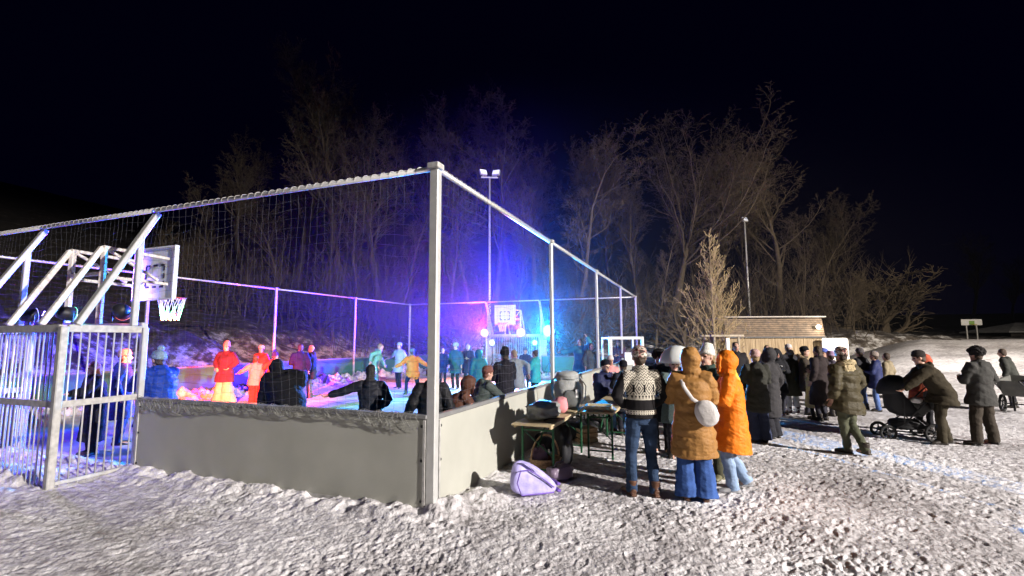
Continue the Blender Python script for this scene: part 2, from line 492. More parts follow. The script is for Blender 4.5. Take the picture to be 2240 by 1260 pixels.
def court_fence(label, fr, length, posts, joints, gap=None, seed=1, drape=False, mouth=None, post_w=.10):
    root = empty('court_fence', fr.at(0, 0, 0), 0, label, 'fence', 'fences round the ball court')
    inv = Matrix.Translation(-fr.at(0, 0, 0))
    def fin(o): o.parent = root; o.matrix_parent_inverse = inv; return o
    for a in posts:
        m = MB().bar(fr.at(a, 0, -.3), fr.at(a, 0, HF-.02), post_w, post_w*.8, up=fr.o)
        p = fin(m.build('post', STEEL))
        if post_w > .08:
            c = MB().box(fr.at(a, .005, HF+.02), (post_w*1.3, post_w*1.3, .07), Matrix.Rotation(COURT_ROT, 4, 'Z'), bev=.008).build('post_cap', STEEL_DULL, p)
    js = [0]+list(joints)+[length]
    for a, b in zip(js[:-1], js[1:]):
        fin(MB().tube([fr.at(a+.03, 0, HF), fr.at(b-.03, 0, HF)], .031, n=10).build('top_rail', STEEL, smooth=True))
    fin(lacing_mb(fr, .08, length-.08, HF+.006, .036).build('lacing_rope', ROPE_PALE))
    R = Matrix.Rotation(math.atan2(fr.u.y, fr.u.x), 4, 'Z')
    ps = sorted(set([0]+list(posts)+[length]+(list(gap) if gap else [])))
    for a, b in zip(ps[:-1], ps[1:]):
        if gap and a >= gap[0]-.01 and b <= gap[1]+.01: continue
        m = MB().box(fr.at((a+b)/2, .035, HB/2-.06), (b-a-.12, .018, HB+.03), R, 0)
        m.box(fr.at((a+b)/2, .018, HB/2-.06), (b-a-.12, .014, HB+.028), R, 1)
        pn = fin(m.build('board_panel', [BOARD_OUT, BOARD_GREEN]))
        t = MB().box(fr.at((a+b)/2, .022, HB-.015), (b-a-.09, .075, .055), R, 0, bev=.01).build('top_strip', CAP, pn)
        k = MB().box(fr.at((a+b)/2, .045, .02), (b-a-.13, .012, .06), R, 0).build('bottom_strip', STEEL_DULL, pn)
        for x in (a+.11, b-.11):
            for z in (.12, .55, .92): MB().lathe(fr.at(x, .044, z), [(.016, 0), (.016, .006), (.008, .011)], n=8, R=Vector(fr.o).to_track_quat('Z', 'Y').to_matrix().to_4x4()).build('bolt', DARK, pn)
        for x in (a+.075, b-.075): MB().box(fr.at(x, .05, HB/2-.06), (.03, .012, HB+.02), R).build('edge_profile', STEEL_DULL, pn)
    fin(net_mb(fr, .06, length-.06, HB+.02, HF-.02, seed, hole=mouth).build('net', ROPE))
    if drape:
        for a, b in drape: fin(drape_mb(fr, a, b, seed).build('slack_net', mat('slack_cord', (.30, .30, .28), rough=.85)))
    return root

FN = Frame(court(0, 0), SD, -LD)              # near short side, towards us
FR = Frame(court(0, 0), LD, -SD)              # long side on the right
FL = Frame(court(W, 0), LD, SD)               # long side on the left
FF = Frame(court(0, LEN), SD, LD)             # far short side
G0, G1 = 5.0, 8.0
GF0, GF1 = W/2-1.5, W/2+1.5
court_fence('near short fence of the ball court, pale board with goal opening and tall net', FN, W, [0.0], [G0, G1], gap=(G0, G1), seed=1, drape=[(.15, 4.9)], mouth=(G0, G1, 2.1), post_w=.115)
court_fence('long right fence of the ball court, pale boards behind the beer tables', FR, LEN, [SP, 2*SP, 3*SP], [SP, 2*SP, 3*SP], seed=2, post_w=.085)
court_fence('long left fence of the ball court, green boards below the rocky bank', FL, LEN, [0.0, SP, 2*SP, 3*SP], [SP, 2*SP, 3*SP], seed=3, post_w=.085)
court_fence('far short fence of the ball court, behind the far goal and coloured lamps', FF, W, [0.0, W], [GF0, GF1], gap=(GF0, GF1), seed=4, mouth=(GF0, GF1, 2.1), post_w=.085)

# ------------------------------------------------------------------ goals built into the fences, with the hoops on top
def goal(label, fr, a0, a1, depth=1.0, hgt=2.08):
    root = empty('football_goal', fr.at((a0+a1)/2, 0, 0), 0, label, 'goal', 'steel goals in the court ends')
    inv = Matrix.Translation(-fr.at((a0+a1)/2, 0, 0))
    def fin(o): o.parent = root; o.matrix_parent_inverse = inv; return o
    for a in (a0, a1):
        fin(MB().bar(fr.at(a, 0, -.2), fr.at(a, 0, hgt), .08, up=fr.o).build('goal_post', STEEL))
        fin(MB().bar(fr.at(a, depth, -.25), fr.at(a, depth, hgt), .09, up=fr.o).build('rear_post', STEEL_DULL))
    fin(MB().bar(fr.at(a0, 0, hgt+.03), fr.at(a1, 0, hgt+.03), .09).build('crossbar', STEEL))
    # two sides and the back: frame with upright bars
    for a in (a0, a1):
        for z, w in ((hgt-.03, .10), (1.06, .085), (.06, .05)):
            g = fin(MB().bar(fr.at(a, .05, z), fr.at(a, depth-.045, z), .05, w).build('side_rail', STEEL_DULL))
        b = MB()
        n = 9
        for i in range(n):
            x = .05+(depth-.1)*(i+.5)/n
            b.tube([fr.at(a, x, .02), fr.at(a, x, hgt-.05)], .0105, n=7)
        b.build('upright_bars', STEEL, g, smooth=True)
    for z, w in ((hgt-.03, .10), (1.06, .085)):
        g = fin(MB().bar(fr.at(a0+.05, depth, z), fr.at(a1-.05, depth, z), .05, w).build('back_rail', STEEL_DULL))
    b = MB(); n = 28
    for i in range(n):
        x = a0+.06+(a1-a0-.12)*(i+.5)/n
        b.tube([fr.at(x, depth, .02), fr.at(x, depth, hgt-.05)], .0105, n=7)
    b.build('upright_bars', STEEL, g, smooth=True)
    # leaning posts that carry the rail over the goal
    for a in (a0, a1):
        fin(MB().bar(fr.at(a, .86, hgt+.02), fr.at(a, -.06, HF-.03), .075, .10, up=fr.u).build('slanting_post', STEEL))
        fin(MB().bar(fr.at(a, .16, hgt+.02), fr.at(a, .155, 3.42), .07, .08, up=fr.o).build('short_post', STEEL))
    return root
def hoop(label, fr, c, half=.43):
    """basketball stand on the goal roof: two trussed frames, board, ring and net"""
    z0 = 2.12
    root = empty('basketball_hoop', fr.at(c, 0, z0), 0, label, 'basketball hoop', 'basketball hoops over the goals')
    inv = Matrix.Translation(-fr.at(c, 0, z0))
    def fin(o): o.parent = root; o.matrix_parent_inverse = inv; return o
    zt, zl = 3.42, 2.92
    for s in (-half, half):
        a = c+s
        m = MB()
        m.bar(fr.at(a, .0, z0), fr.at(a, .0, zt), .075)
        m.bar(fr.at(a, .72, z0), fr.at(a, .04, zt-.03), .075)
        m.bar(fr.at(a, .03, zt-.02), fr.at(a, -1.02, zt-.06), .05)
        m.bar(fr.at(a, .03, zl), fr.at(a, -1.02, zl-.02), .05)
        m.bar(fr.at(a, -.05, zt-.06), fr.at(a, -.85, zl+.03), .042)
        fin(m.build('support_frame', WHITE_WORN))
    fin(MB().bar(fr.at(c-half, 0, zl+.05), fr.at(c+half, 0, zl+.05), .06).build('cross_tube', WHITE_WORN))
    R = Matrix.Rotation(math.atan2(fr.u.y, fr.u.x), 4, 'Z')
    bw, bh, zb = 1.12, .98, 3.12
    mk = MB().box(fr.at(c, -1.08, zb), (bw, .03, bh), R, bev=.006)
    for side in (-1.0605, -1.0995):
        sw, sh, sz = .50, .40, zb-.05
        for z in (sh/2, -sh/2):
            for x in (-.2, 0, .2): mk.box(fr.at(c+x, side, sz+z), (.10, .012, .035), R, mi=1)
        for x in (-sw/2, sw/2):
            for z in (-.14, 0, .14): mk.box(fr.at(c+x, side, sz+z), (.035, .012, .09), R, mi=1)
    bd = fin(mk.build('backboard', [WHITE, mat('dark_marking', (.02, .02, .03))]))
    rim = MB()
    for x in (-bw/2+.012, bw/2-.012): rim.box(fr.at(c+x, -1.065, zb), (.03, .075, bh+.01), R)
    for z in (-bh/2+.012, bh/2-.012): rim.box(fr.at(c, -1.065, zb+z), (bw-.06, .075, .03), R)
    rim.build('board_edge', WHITE, bd)
    zr = zb-bh/2+.06
    ring = MB(); cc = fr.at(c, -1.40, zr)
    ring.tube([cc+Vector((.225*math.cos(t), .225*math.sin(t), 0)) for t in np.linspace(0, 2*math.pi, 25)], .012, n=6, cap=False)
    ring.bar(fr.at(c-.06, -1.1, zr), fr.at(c-.06, -1.2, zr), .03); ring.bar(fr.at(c+.06, -1.1, zr), fr.at(c+.06, -1.2, zr), .03)
    fin(ring.build('ring', mat('ring_red', (.45, .08, .04), rough=.5), smooth=True))
    nt = MB()
    for k in range(12):
        t0 = 2*math.pi*k/12
        for sg in (-1, 1):
            nt.tube([cc+Vector(((.22-.085*q)*math.cos(t0+sg*.26*q*2), (.22-.085*q)*math.sin(t0+sg*.26*q*2), -.42*q)) for q in (0, .33, .66, 1)], .0075, n=4, cap=False)
    fin(nt.build('hoop_net', mat('white_cord', (.75, .75, .75), rough=.8)))
    return root
goal('near goal of steel bars set into the court fence, people standing inside', FN, G0, G1)
goal('far goal of steel bars at the far end under the small distant backboard', FF, GF0, GF1)
hoop('near basketball hoop on a white trussed stand above the near goal', FN, 6.57)
hoop('distant basketball hoop facing us above the far goal between orange lamps', FF, W/2)

# ================================================================== trees
BARK = mat('bark', (.062, .047, .029), rough=.9, var=.35, scale=5, bump=.5, bscale=18)
TWIG = mat('twigs', (.062, .046, .027), rough=.9, var=.3, scale=1.2)
BARK_PALE = mat('young_bark', (.26, .20, .11), rough=.8, var=.25, scale=6)
TWIG_PALE = mat('young_twigs', (.36, .27, .14), rough=.8, var=.25, scale=4)
class Tree:
    def __init__(self, seed): self.r = random.Random(seed); self.lv = {}
    def vec(self): r = self.r; return Vector((r.gauss(0, 1), r.gauss(0, 1), r.gauss(0, 1)))
    def branch(self, p, d, L, rad, level, P):
        r = self.r; n = P['seg'][level]; pts = [Vector(p)]; d = Vector(d).normalized(); rr = [rad]
        for i in range(n):
            d = (d + self.vec()*P['jit'][level] + Vector((0, 0, P['up'][level]))).normalized()
            pts.append(pts[-1]+d*L/n); rr.append(max(rad*(1-(i+1)/n*P['taper'][level]), P['rmin']))
        self.lv.setdefault(level, []).append((pts, rr))
        if level+1 >= len(P['seg']): return
        k = P['kids'][level]; k = max(1, int(round(k*r.uniform(.75, 1.25))))
        f0 = P['start'][level]
        for j in range(k):
            f = f0+(1-f0)*((j+r.random())/k)
            x = f*n; i = min(int(x), n-1); q = pts[i].lerp(pts[i+1], x-i)
            t = (pts[i+1]-pts[i]).normalized()
            ax = t.cross(self.vec()).normalized()
            an = math.radians(r.uniform(*P['ang'][level]))
            nd = (Matrix.Rotation(an, 3, ax) @ t)
            shape = P['shape'](f) if level == 0 else (1.05-.55*f)
            self.branch(q, nd, P['len'][level]*L*shape*r.uniform(.75, 1.2), max(rr[i]*P['rk'][level], P['rmin']), level+1, P)
    def build(self, name, bark, twig, trunk_levels):
        objs = []
        for nm, lvs, m in (('trunk', range(0, trunk_levels), bark), ('crown', range(trunk_levels, 9), twig)):
            mb = MB()
            for l in lvs:
                for pts, rr in self.lv.get(l, []):
                    mb.tube(pts, rr, n=(9, 6, 4, 3, 3, 3)[l], cap=False)
            me = mb.mesh(name+'_'+nm); me.materials.append(m)
            if nm == 'trunk': me.shade_smooth()
            objs.append(me)
        return objs
FOREST = dict(seg=[12, 9, 6, 4, 2], jit=[.06, .12, .17, .2, .22], up=[.05, .15, .09, .05, .02], taper=[.9, .92, .9, .85, .5], kids=[18, 12, 8, 5], start=[.40, .18, .15, .1],
              ang=[(22, 52), (22, 55), (25, 60), (25, 65)], len=[.40, .44, .42, .45], rk=[.45, .45, .45, .55], rmin=.0058, shape=lambda f: 1.05-.35*f)
SLIM = dict(FOREST, kids=[17, 9, 7, 4], start=[.42, .2, .2, .15], len=[.25, .48, .46, .45])
BIG = dict(FOREST, seg=[10, 12, 8, 5, 2], kids=[17, 15, 9, 5], start=[.52, .2, .15, .1], len=[.80, .36, .36, .40], ang=[(18, 55), (20, 50), (25, 60), (25, 65)], jit=[.06, .10, .16, .2, .2], up=[.05, .13, .09, .05, .03], shape=lambda f: .95+.15*f)
SHRUB = dict(FOREST, seg=[4, 6, 5, 3], jit=[.08, .14, .18, .2], up=[.05, .12, .08, .04], taper=[.5, .85, .85, .7], kids=[16, 10, 7], start=[.15, .15, .1], ang=[(15, 70), (20, 60), (25, 65)], len=[1.2, .5, .45], rk=[.5, .5, .5], shape=lambda f: 1.2-.3*f)
YOUNG = dict(FOREST, seg=[14, 7, 4, 2], jit=[.005, .05, .1, .15], up=[.04, .10, .08, .05], taper=[.9, .85, .8, .6], kids=[58, 8, 4], start=[.10, .15, .1], ang=[(28, 48), (18, 38), (20, 45)], len=[.40, .38, .4], rk=[.28, .5, .55], rmin=.0048, shape=lambda f: max(.12, 1.05-.95*f)*min(1, .55+2.2*f))
def proto(P, seed, h, rad, bark=BARK, twig=TWIG, tl=2, lean=(0, 0)):
    t = Tree(seed); t.branch((0, 0, -.4), (lean[0], lean[1], 1), h, rad, 0, P)
    top = max(p.z for l in t.lv.values() for pts, _ in l for p in pts)
    return t.build('bare_tree', bark, twig, tl), top
PROT = {
    'forest_a': proto(FOREST, 11, 15, .26), 'forest_b': proto(FOREST, 12, 15, .24, lean=(.12, 0)), 'forest_c': proto(FOREST, 23, 15, .28),
    'slim_a': proto(SLIM, 14, 15, .16), 'slim_b': proto(SLIM, 15, 15, .15, lean=(-.06, .05)),
    'big': proto(BIG, 19, 16, .42), 'lean': proto(BIG, 27, 16, .30, lean=(.22, 0)), 'shrub': proto(SHRUB, 18, 1.2, .12, tl=1), 'young': proto(YOUNG, 21, 6.2, .07, BARK_PALE, TWIG_PALE, tl=1)}
def put_tree(kind, px, Y, top, label, group='bare winter trees on the slope', rz=0., base=None, wide=1., name='bare_tree'):
    (trunk, crown), h = PROT[kind]
    b = at_depth(px, 700, Y); x, y = b[0], b[1]
    gz = base if base is not None else max(float(hill_height(np.array([x]), np.array([y]))[0]), ground_z(x, y))
    zt = at_depth(px, top, Y)[2]
    s = (zt-gz)/h
    root = empty(name, (x, y, gz), rz, label, 'tree', group)
    for nm, me in (('trunk', trunk), ('crown', crown)):
        o = bpy.data.objects.new(nm, me); COL.objects.link(o); o.parent = root
    root.scale = (s*wide, s*wide, s)
    return root
TREES = [
    ('big', 1468, 37, 196, 'tallest broad bare tree right of the court with a forked pale trunk', .6, 1.0),
    ('lean', 918, 40, 100, 'leaning bare tree whose pale crown stands alone against the sky above the fence corner', 0., .8),
    ('forest_a', 745, 42, 58, 'very tall faint bare tree in the dark upper left of the wood', .4, 1.),
    ('forest_c', 640, 46, 130, 'faint dark bare tree left of the very tall one, almost lost in the night', 2.1, 1.),
    ('forest_b', 520, 44, 250, 'dim bare tree above the middle of the near fence rail, leftmost of the wood', 1.1, 1.),
    ('forest_c', 840, 38, 190, 'reddish bare tree behind the fence just left of the leaning tree', 3.6, 1.),
    ('slim_a', 1085, 37, 205, 'narrow bare tree rising straight above the twin floodlight mast', .2, 1.5),
    ('forest_b', 1175, 42, 228, 'bare tree right of the twin floodlight mast, second above the sloping rail', 2.4, .9),
    ('forest_a', 1262, 43, 238, 'high bare tree above the middle of the sloping right rail', 4.2, .9),
    ('slim_b', 1268, 35, 300, 'pale dense narrow bare tree in front of the higher one above the right rail', 1.9, 1.7),
    ('slim_a', 1335, 39, 330, 'thin bare tree between the narrow pale tree and the tallest forked tree', 3.0, 1.3),
    ('forest_c', 1705, 41, 318, 'wide bare tree behind the wooden kiosk with a long branch to the right', 5.1, 1.1),
    ('forest_a', 1640, 45, 300, 'bare tree behind the single lamp mast, half hidden in darkness', .9, .9),
    ('forest_b', 1790, 46, 430, 'brown dark bare tree right of the wide kiosk tree, lower than it', 4.6, 1.),
    ('forest_c', 1850, 52, 415, 'very dark bare tree at the right end of the wood with one upright stem', 2.6, .8),
    ('shrub', 1935, 44, 590, 'rounded brown bush on the dark slope right of the kiosk', .7, 1.5),
    ('shrub', 1850, 42, 600, 'dark bush beside the snow patch right of the kiosk roof', 2.7, 1.2),
    ('forest_b', 2125, 60, 515, 'far bare tree with a round brown crown behind the distant hoop', 3.3, 1.1),
    ('forest_a', 2215, 66, 560, 'barely visible bare tree above the far roof at the right edge', 3.9, 1.1),
    ('slim_b', 700, 36, 330, 'slender bare tree behind the long left fence, left of the reddish tree', 4., 1.3),
    ('slim_a', 985, 36, 330, 'slender bare tree directly behind the corner post top', 2.2, 1.4),
    ('slim_b', 1030, 40, 250, 'thin bare tree between the corner post and the twin mast', .5, 1.3),
    ('forest_c', 610, 37, 420, 'low bare tree whose branches spread over the middle of the near fence rail', 5.3, 1.3),
    ('slim_a', 780, 34, 400, 'bare tree behind the left fence post nearest the far corner', 5., 1.3),
    ('slim_b', 870, 35, 380, 'purple lit bare tree behind the far left corner of the court', 3.1, 1.3),
    ('slim_a', 1130, 35, 400, 'blue lit bare tree right behind the small distant backboard', 1.4, 1.4),
    ('slim_b', 1215, 34, 430, 'blue lit bare tree behind the second right fence post', 5.6, 1.3),
    ('slim_a', 1395, 36, 400, 'thin bare tree beside the far right corner of the court', 4.4, 1.1),
    ('slim_b', 1430, 33, 470, 'thin low bare tree just left of the forked trunk base', 2.9, 1.2),
    ('slim_a', 1525, 38, 420, 'thin bare tree between the forked tree and the young staked tree', 3.7, 1.2),
    ('slim_b', 1580, 36, 430, 'thin bare tree behind the young staked tree', 1.2, 1.2),
    ('slim_a', 1760, 40, 470, 'thin bare tree above the right end of the kiosk roof', .3, 1.2),
    ('slim_b', 460, 40, 380, 'black bare tree above the near hoop, farthest left of the slender ones', .1, 1.3),
    ('shrub', 1015, 31, 640, 'low purple lit bush behind the far left end of the court', 1.3, 1.3),
    ('shrub', 1250, 32, 620, 'low blue lit bush behind the far fence right of the lamps', 4.1, 1.3),
    ('shrub', 1500, 33, 640, 'low brown bush at the foot of the forked tree', 2.0, 1.2),
    ('shrub', 700, 31, 610, 'low bush on the rocky bank above the left fence', 5.0, 1.2),
]
TREES += [
    ('forest_a', 950, 47, 240, 'dim bare tree behind the leaning one, filling the gap above the corner post', 2.8, 1.),
    ('forest_b', 1120, 48, 255, 'dim bare tree farther back between the twin mast and the next high crown', .8, 1.),
    ('forest_c', 1220, 50, 285, 'dim bare tree farther back behind the pale dense narrow tree', 3.9, 1.),
    ('forest_a', 1330, 50, 262, 'dim bare tree farther back left of the tallest forked tree', 5.5, 1.),
    ('forest_b', 1400, 47, 300, 'dim bare tree farther back behind the forked trunk', 1.7, 1.),
    ('forest_c', 1560, 50, 330, 'dim bare tree farther back above the young staked tree', .2, 1.),
    ('slim_b', 1480, 42, 430, 'thin bare tree standing close behind the forked trunk', 2.2, 1.4),
    ('slim_a', 1670, 46, 420, 'thin bare tree above the middle of the kiosk roof', 4.9, 1.3),
]
for k, px, Y, top, lab, rz, wd_ in TREES: put_tree(k, px, Y, top, lab, rz=rz, wide=wd_*(1.55 if k == 'big' else 1.35 if k in ('forest_a', 'forest_b', 'forest_c', 'lean') else 1.15))
def thicket():
    rnd = random.Random(5); mb = MB()
    n = 0
    while n < 1100:
        Y = rnd.uniform(29, 52); px = rnd.uniform(330, 1930); b = at_depth(px, 700, Y); x, y = b[0], b[1]
        d = float(hill_dist(np.array([x]), np.array([y]))[0])
        if d < 1.5: continue
        if px > 1780 and rnd.random() < .6: continue
        n += 1
        z = float(hill_height(np.array([x]), np.array([y]))[0]); h = rnd.uniform(1.5, 6.5)*(.7 if px < 700 else 1)
        p = Vector((x, y, z-.1)); dr = Vector((rnd.gauss(0, .14), rnd.gauss(0, .14), 1)); pts = [p]; rr = [.028]
        for i in range(5):
            dr = (dr+Vector((rnd.gauss(0, .10), rnd.gauss(0, .10), .05))).normalized(); pts.append(pts[-1]+dr*h/5); rr.append(.028*(1-.16*(i+1)))
        mb.tube(pts, rr, n=3, cap=False)
        for k in range(rnd.randint(6, 13)):
            i = rnd.randint(1, 4); q = pts[i].lerp(pts[i+1], rnd.random()); a = rnd.uniform(0, 6.28); e = rnd.uniform(.35, 1.1)
            v = Vector((math.cos(a)*math.cos(e), math.sin(a)*math.cos(e), math.sin(e))); L = h*rnd.uniform(.15, .34)
            m_ = q+v*L*.5+Vector((0, 0, .06*L)); t_ = q+v*L+Vector((rnd.gauss(0, .1)*L, rnd.gauss(0, .1)*L, .2*L))
            mb.tube([q, m_, t_], [.012, .009, .005], n=3, cap=False)
            for w in range(2):
                a2 = a+rnd.uniform(-1.1, 1.1); mb.tube([m_, m_+Vector((math.cos(a2)*.6, math.sin(a2)*.6, .8))*L*.5], [.007, .004], n=3, cap=False)
    o = mb.build('undergrowth', TWIG); tag(o, 'tangle of thin bare saplings and twigs filling the wood behind the court', 'undergrowth', kind='stuff')
thicket()
yt = put_tree('young', 1560, 20.2, 500, 'young pyramid shaped bare tree lit pale brown in a stake frame beside the kiosk', group=None, base=0., wide=1.15, name='young_tree')

# ------------------------------------------------------------------ stake frame of the young tree
def stake_frame():
    b = at_depth(1577, 735, 19.9); x, y = b[0], b[1]
    r = empty('tree_stake_frame', (x, y, 0), .05, 'square frame of stakes with a wide crossbeam round the young tree', 'tree stakes')
    wood = mat('stake_wood', (.34, .29, .22), rough=.8, var=.25, scale=12)
    for sx in (-.5, .5):
        for sy in (-.4, .4): MB().tube([(sx, sy, -.2), (sx, sy, 1.95)], .05, n=8).build('stake', wood, r, smooth=True)
    MB().box((0, -.45, 2.0), (1.35, .16, .08), bev=.01).build('crossbeam', wood, r)
    MB().box((0, .45, 2.0), (1.35, .12, .08), bev=.01).build('crossbeam', wood, r)
    p = MB().box((-.12, -.72, .95), (.13, .10, 1.9), bev=.01).build('white_post', WHITE, r)
stake_frame()

# ------------------------------------------------------------------ floodlight masts
LAMP_FACE = mat('lamp_glass', (.85, .86, .9), rough=.3, emit=(.85, .88, 1.0), estr=.55)
def mast(px, Y, top, heads, label, rz):
    b = at_depth(px, 700, Y); zt = at_depth(px, top, Y)[2]
    x, y = b[0], b[1]
    gz = max(ground_z(x, y), float(hill_height(np.array([x]), np.array([y]))[0]), 0)
    r = empty('floodlight_mast', (x, y, gz), rz, label, 'floodlight', 'floodlight masts')
    h = zt-gz
    MB().tube([(0, 0, -.3), (0, 0, h*.4), (0, 0, h)], [.10, .08, .055], n=12).build('pole', STEEL, r, smooth=True)
    if len(heads) > 1: MB().bar((-.55, 0, h), (.55, 0, h), .10).build('crossarm', STEEL, r)
    for hx in heads:
        R = Matrix.Rotation(math.radians(22 if hx < 0 else -22) if len(heads) > 1 else .3, 4, 'Z') @ Matrix.Rotation(math.radians(-28), 4, 'X')
        hd = MB().box((hx, -.05, h+.30), (.50, .16, .42), R, bev=.03).build('lamp_head', STEEL_DULL, r)
        fc = MB().box(Vector((hx, -.05, h+.30)) + R.to_3x3() @ Vector((0, -.085, 0)), (.43, .012, .35), R).build('lamp_glass', LAMP_FACE, hd)
        MB().bar((hx, 0, h), (hx, .0, h+.2), .06).build('bracket', STEEL_DULL, r)
mast(1070, 30, 388, (-.42, .42), 'tall mast with two floodlight heads on a crossarm behind the court', .1)
mast(1640, 40, 492, (0,), 'tall slim mast with a single lamp head behind the wooden kiosk', 0)

# ------------------------------------------------------------------ wooden kiosk
def kiosk():
    Yk = 22
    a = at_depth(1590, 700, Yk); b = at_depth(1797, 700, Yk)
    w = (b-a)[0]; cx, cy_ = (a[0]+b[0])/2, Yk
    r = empty('wooden_kiosk', (cx, cy_+1.1, 0), -.03, 'wooden vending kiosk with upright planks and a raised slatted shutter', 'kiosk')
    planks = mat('kiosk_planks', (.42, .32, .19), rough=.75, var=.25, scale=3)
    nt, N, Lk, bs = nodes_of(planks)
    tc = N.new('ShaderNodeTexCoord'); mp = N.new('ShaderNodeMapping'); mp.inputs['Scale'].default_value = (9, 9, .5)
    nz = N.new('ShaderNodeTexNoise'); nz.inputs['Scale'].default_value = 2.2; nz.inputs['Detail'].default_value = 6
    rp = N.new('ShaderNodeValToRGB'); rp.color_ramp.elements[0].position = .32; rp.color_ramp.elements[1].position = .68
    rp.color_ramp.elements[0].color = (.15, .10, .05, 1); rp.color_ramp.elements[1].color = (.33, .25, .15, 1)
    Lk.new(tc.outputs['Object'], mp.inputs['Vector']); Lk.new(mp.outputs['Vector'], nz.inputs['Vector']); Lk.new(nz.outputs['Fac'], rp.inputs['Fac']); Lk.new(rp.outputs['Color'], bs.inputs['Base Color'])
    dark = mat('kiosk_slats', (.10, .066, .038), rough=.7, var=.55, scale=7)
    h1 = at_depth(1700, 741, Yk)[2]; h2 = at_depth(1700, 701, Yk)[2]
    m = MB(); n = 30; pw = w/n
    for i in range(n): m.box((-w/2+pw*(i+.5), -1.05+.004*(i % 3), h1/2), (pw-.008, .03, h1), mi=0)
    m.build('front_wall', planks, r)
    m = MB()
    for s in (-1, 1):
        for i in range(14): m.box((s*(w/2-.02), -.95+.145*i, h1/2+.15), (.03, .137, h1+.3))
    m.build('side_wall', planks, r)
    MB().box((0, 1.0, h1/2), (w-.1, .03, h1)).build('back_wall', planks, r)
    m = MB(); ns = 9; dz = (h2-h1)/ns
    for i in range(ns): m.box((0, -1.13-.012*(i % 2)+.02*i, h1+dz*(i+.5)), (w+.10, .025, dz*.86), Matrix.Rotation(-.12, 4, 'X'))
    sl = m.build('slatted_shutter', dark, r)
    MB().box((0, -1.17, h1-.02), (w+.12, .05, .05)).build('shutter_edge', DARK, sl)
    MB().box((0, -.06, h2+.05), (w+.25, 2.3, .05), Matrix.Rotation(-.02, 4, 'X')).build('roof', mat('roof_felt', (.3, .27, .24), rough=.8), r)
    l = MB().lathe((w/2-.28, -1.28, (h1+h2)/2+.02), [(.02, -.06), (.09, -.05), (.10, .0), (.08, .03)], n=14, R=Matrix.Rotation(math.radians(90), 4, 'X')).build('lamp', mat('kiosk_lamp', (.9, .85, .7), emit=(1, .9, .72), estr=9), r)
    return (cx+w/2-.28, cy_-.35, (h1+h2)/2)
KIOSK_LAMP = kiosk()
def white_screen():
    a = at_depth(1798, 760, 21.6); b = at_depth(1852, 745, 21.6)
    r = empty('white_screen', ((a[0]+b[0])/2, 21.6, 0), -.05, 'white board with rounded corners standing right of the wooden kiosk', 'board')
    w = b[0]-a[0]; h = b[2]
    m = MB(); rr = .10; vs = []
    for cx, cz, a0 in ((w/2-rr, .35, -90), (w/2-rr, h-rr, 0), (-w/2+rr, h-rr, 90), (-w/2+rr, .35, 180)):
        for t in range(0, 91, 15): vs.append((cx+rr*math.cos(math.radians(a0+t)), cz+rr*math.sin(math.radians(a0+t))))
    n = len(vs)
    m.add([(x, -.03, z) for x, z in vs]+[(x, .03, z) for x, z in vs], [tuple(range(n)), tuple(range(2*n-1, n-1, -1))]+[(i, i+n, (i+1) % n+n, (i+1) % n) for i in range(n)])
    m.build('panel', mat('white_board', (.80, .78, .70), rough=.5, var=.03), r)
    for s in (-.35, .35): MB().bar((s*w, 0, -.05), (s*w, 0, .30), .05).build('foot', DARK, r)
white_screen()

# ------------------------------------------------------------------ distant hoop and roof on the right
def far_hoop():
    Y = 44; b = at_depth(2127, 740, Y); x, y = b[0], b[1]; gz = ground_z(x, y)
    zt, zb = at_depth(2127, 706, Y)[2], at_depth(2127, 719, Y)[2]; w = 38/F*Y
    r = empty('distant_hoop', (x, y, gz), -.25, 'small white basketball board on two poles on the snowy mound', 'basketball hoop')
    zt -= gz; zb -= gz
    MB().box((0, 0, (zt+zb)/2), (w, .06, zt-zb), bev=.01).build('backboard', WHITE, r)
    MB().box((0, -.045, (zt+zb)/2-.05), (w*.26, .02, (zt-zb)*.62)).build('target_square', mat('target_green', (.22, .38, .08)), r)
    g = MB(); 
    g.tube([(.2*math.cos(t), -.35+.2*math.sin(t), zb+.05) for t in np.linspace(0, 6.283, 17)], .02, n=5, cap=False)
    g.build('ring', mat('ring_yellow', (.6, .4, .05)), r)
    for s in (-.24, .24): MB().bar((s*w, .08, -.3), (s*w, .08, zt-.1), .10).build('pole', STEEL_DULL, r)
far_hoop()
def far_shed():
    Y = 46; a = at_depth(2182, 730, Y); x = a[0]+5.2; y = Y+1.; gz = ground_z(x, y)-.4
    r = empty('low_shed', (x, y, gz), -.1, 'dark low shed with a shallow snowy roof at the right edge', 'shed')
    ze, zt = at_depth(2182, 733, Y)[2]-gz, at_depth(2230, 719, Y)[2]-gz
    dk = mat('shed_boards', (.05, .042, .035), rough=.85, var=.3)
    m = MB()
    for i in range(24): m.box((-4.4+.37*i, -2.2, ze/2-.3), (.35, .05, ze+.5))
    m.build('front_wall', dk, r)
    MB().box((0, 2.2, ze/2-.3), (8.6, .06, ze+.5)).build('back_wall', dk, r)
    rf = MB(); v = [(-5.2, -2.8, ze), (5.2, -2.8, ze), (5.2, 2.8, ze), (-5.2, 2.8, ze), (-2.2, 0, zt+.25), (2.2, 0, zt+.25)]
    v2 = [(p[0], p[1], p[2]-.12) for p in v]
    rf.add(v+v2, [(0, 1, 5, 4), (1, 2, 5), (2, 3, 4, 5), (3, 0, 4), (6, 10, 11, 7), (7, 11, 8), (8, 11, 10, 9), (9, 10, 6), (0, 6, 7, 1), (1, 7, 8, 2), (2, 8, 9, 3), (3, 9, 6, 0)])
    rf.build('roof', mat('snowy_roof', (.35, .35, .34), rough=.8, var=.3, scale=2), r)
far_shed()

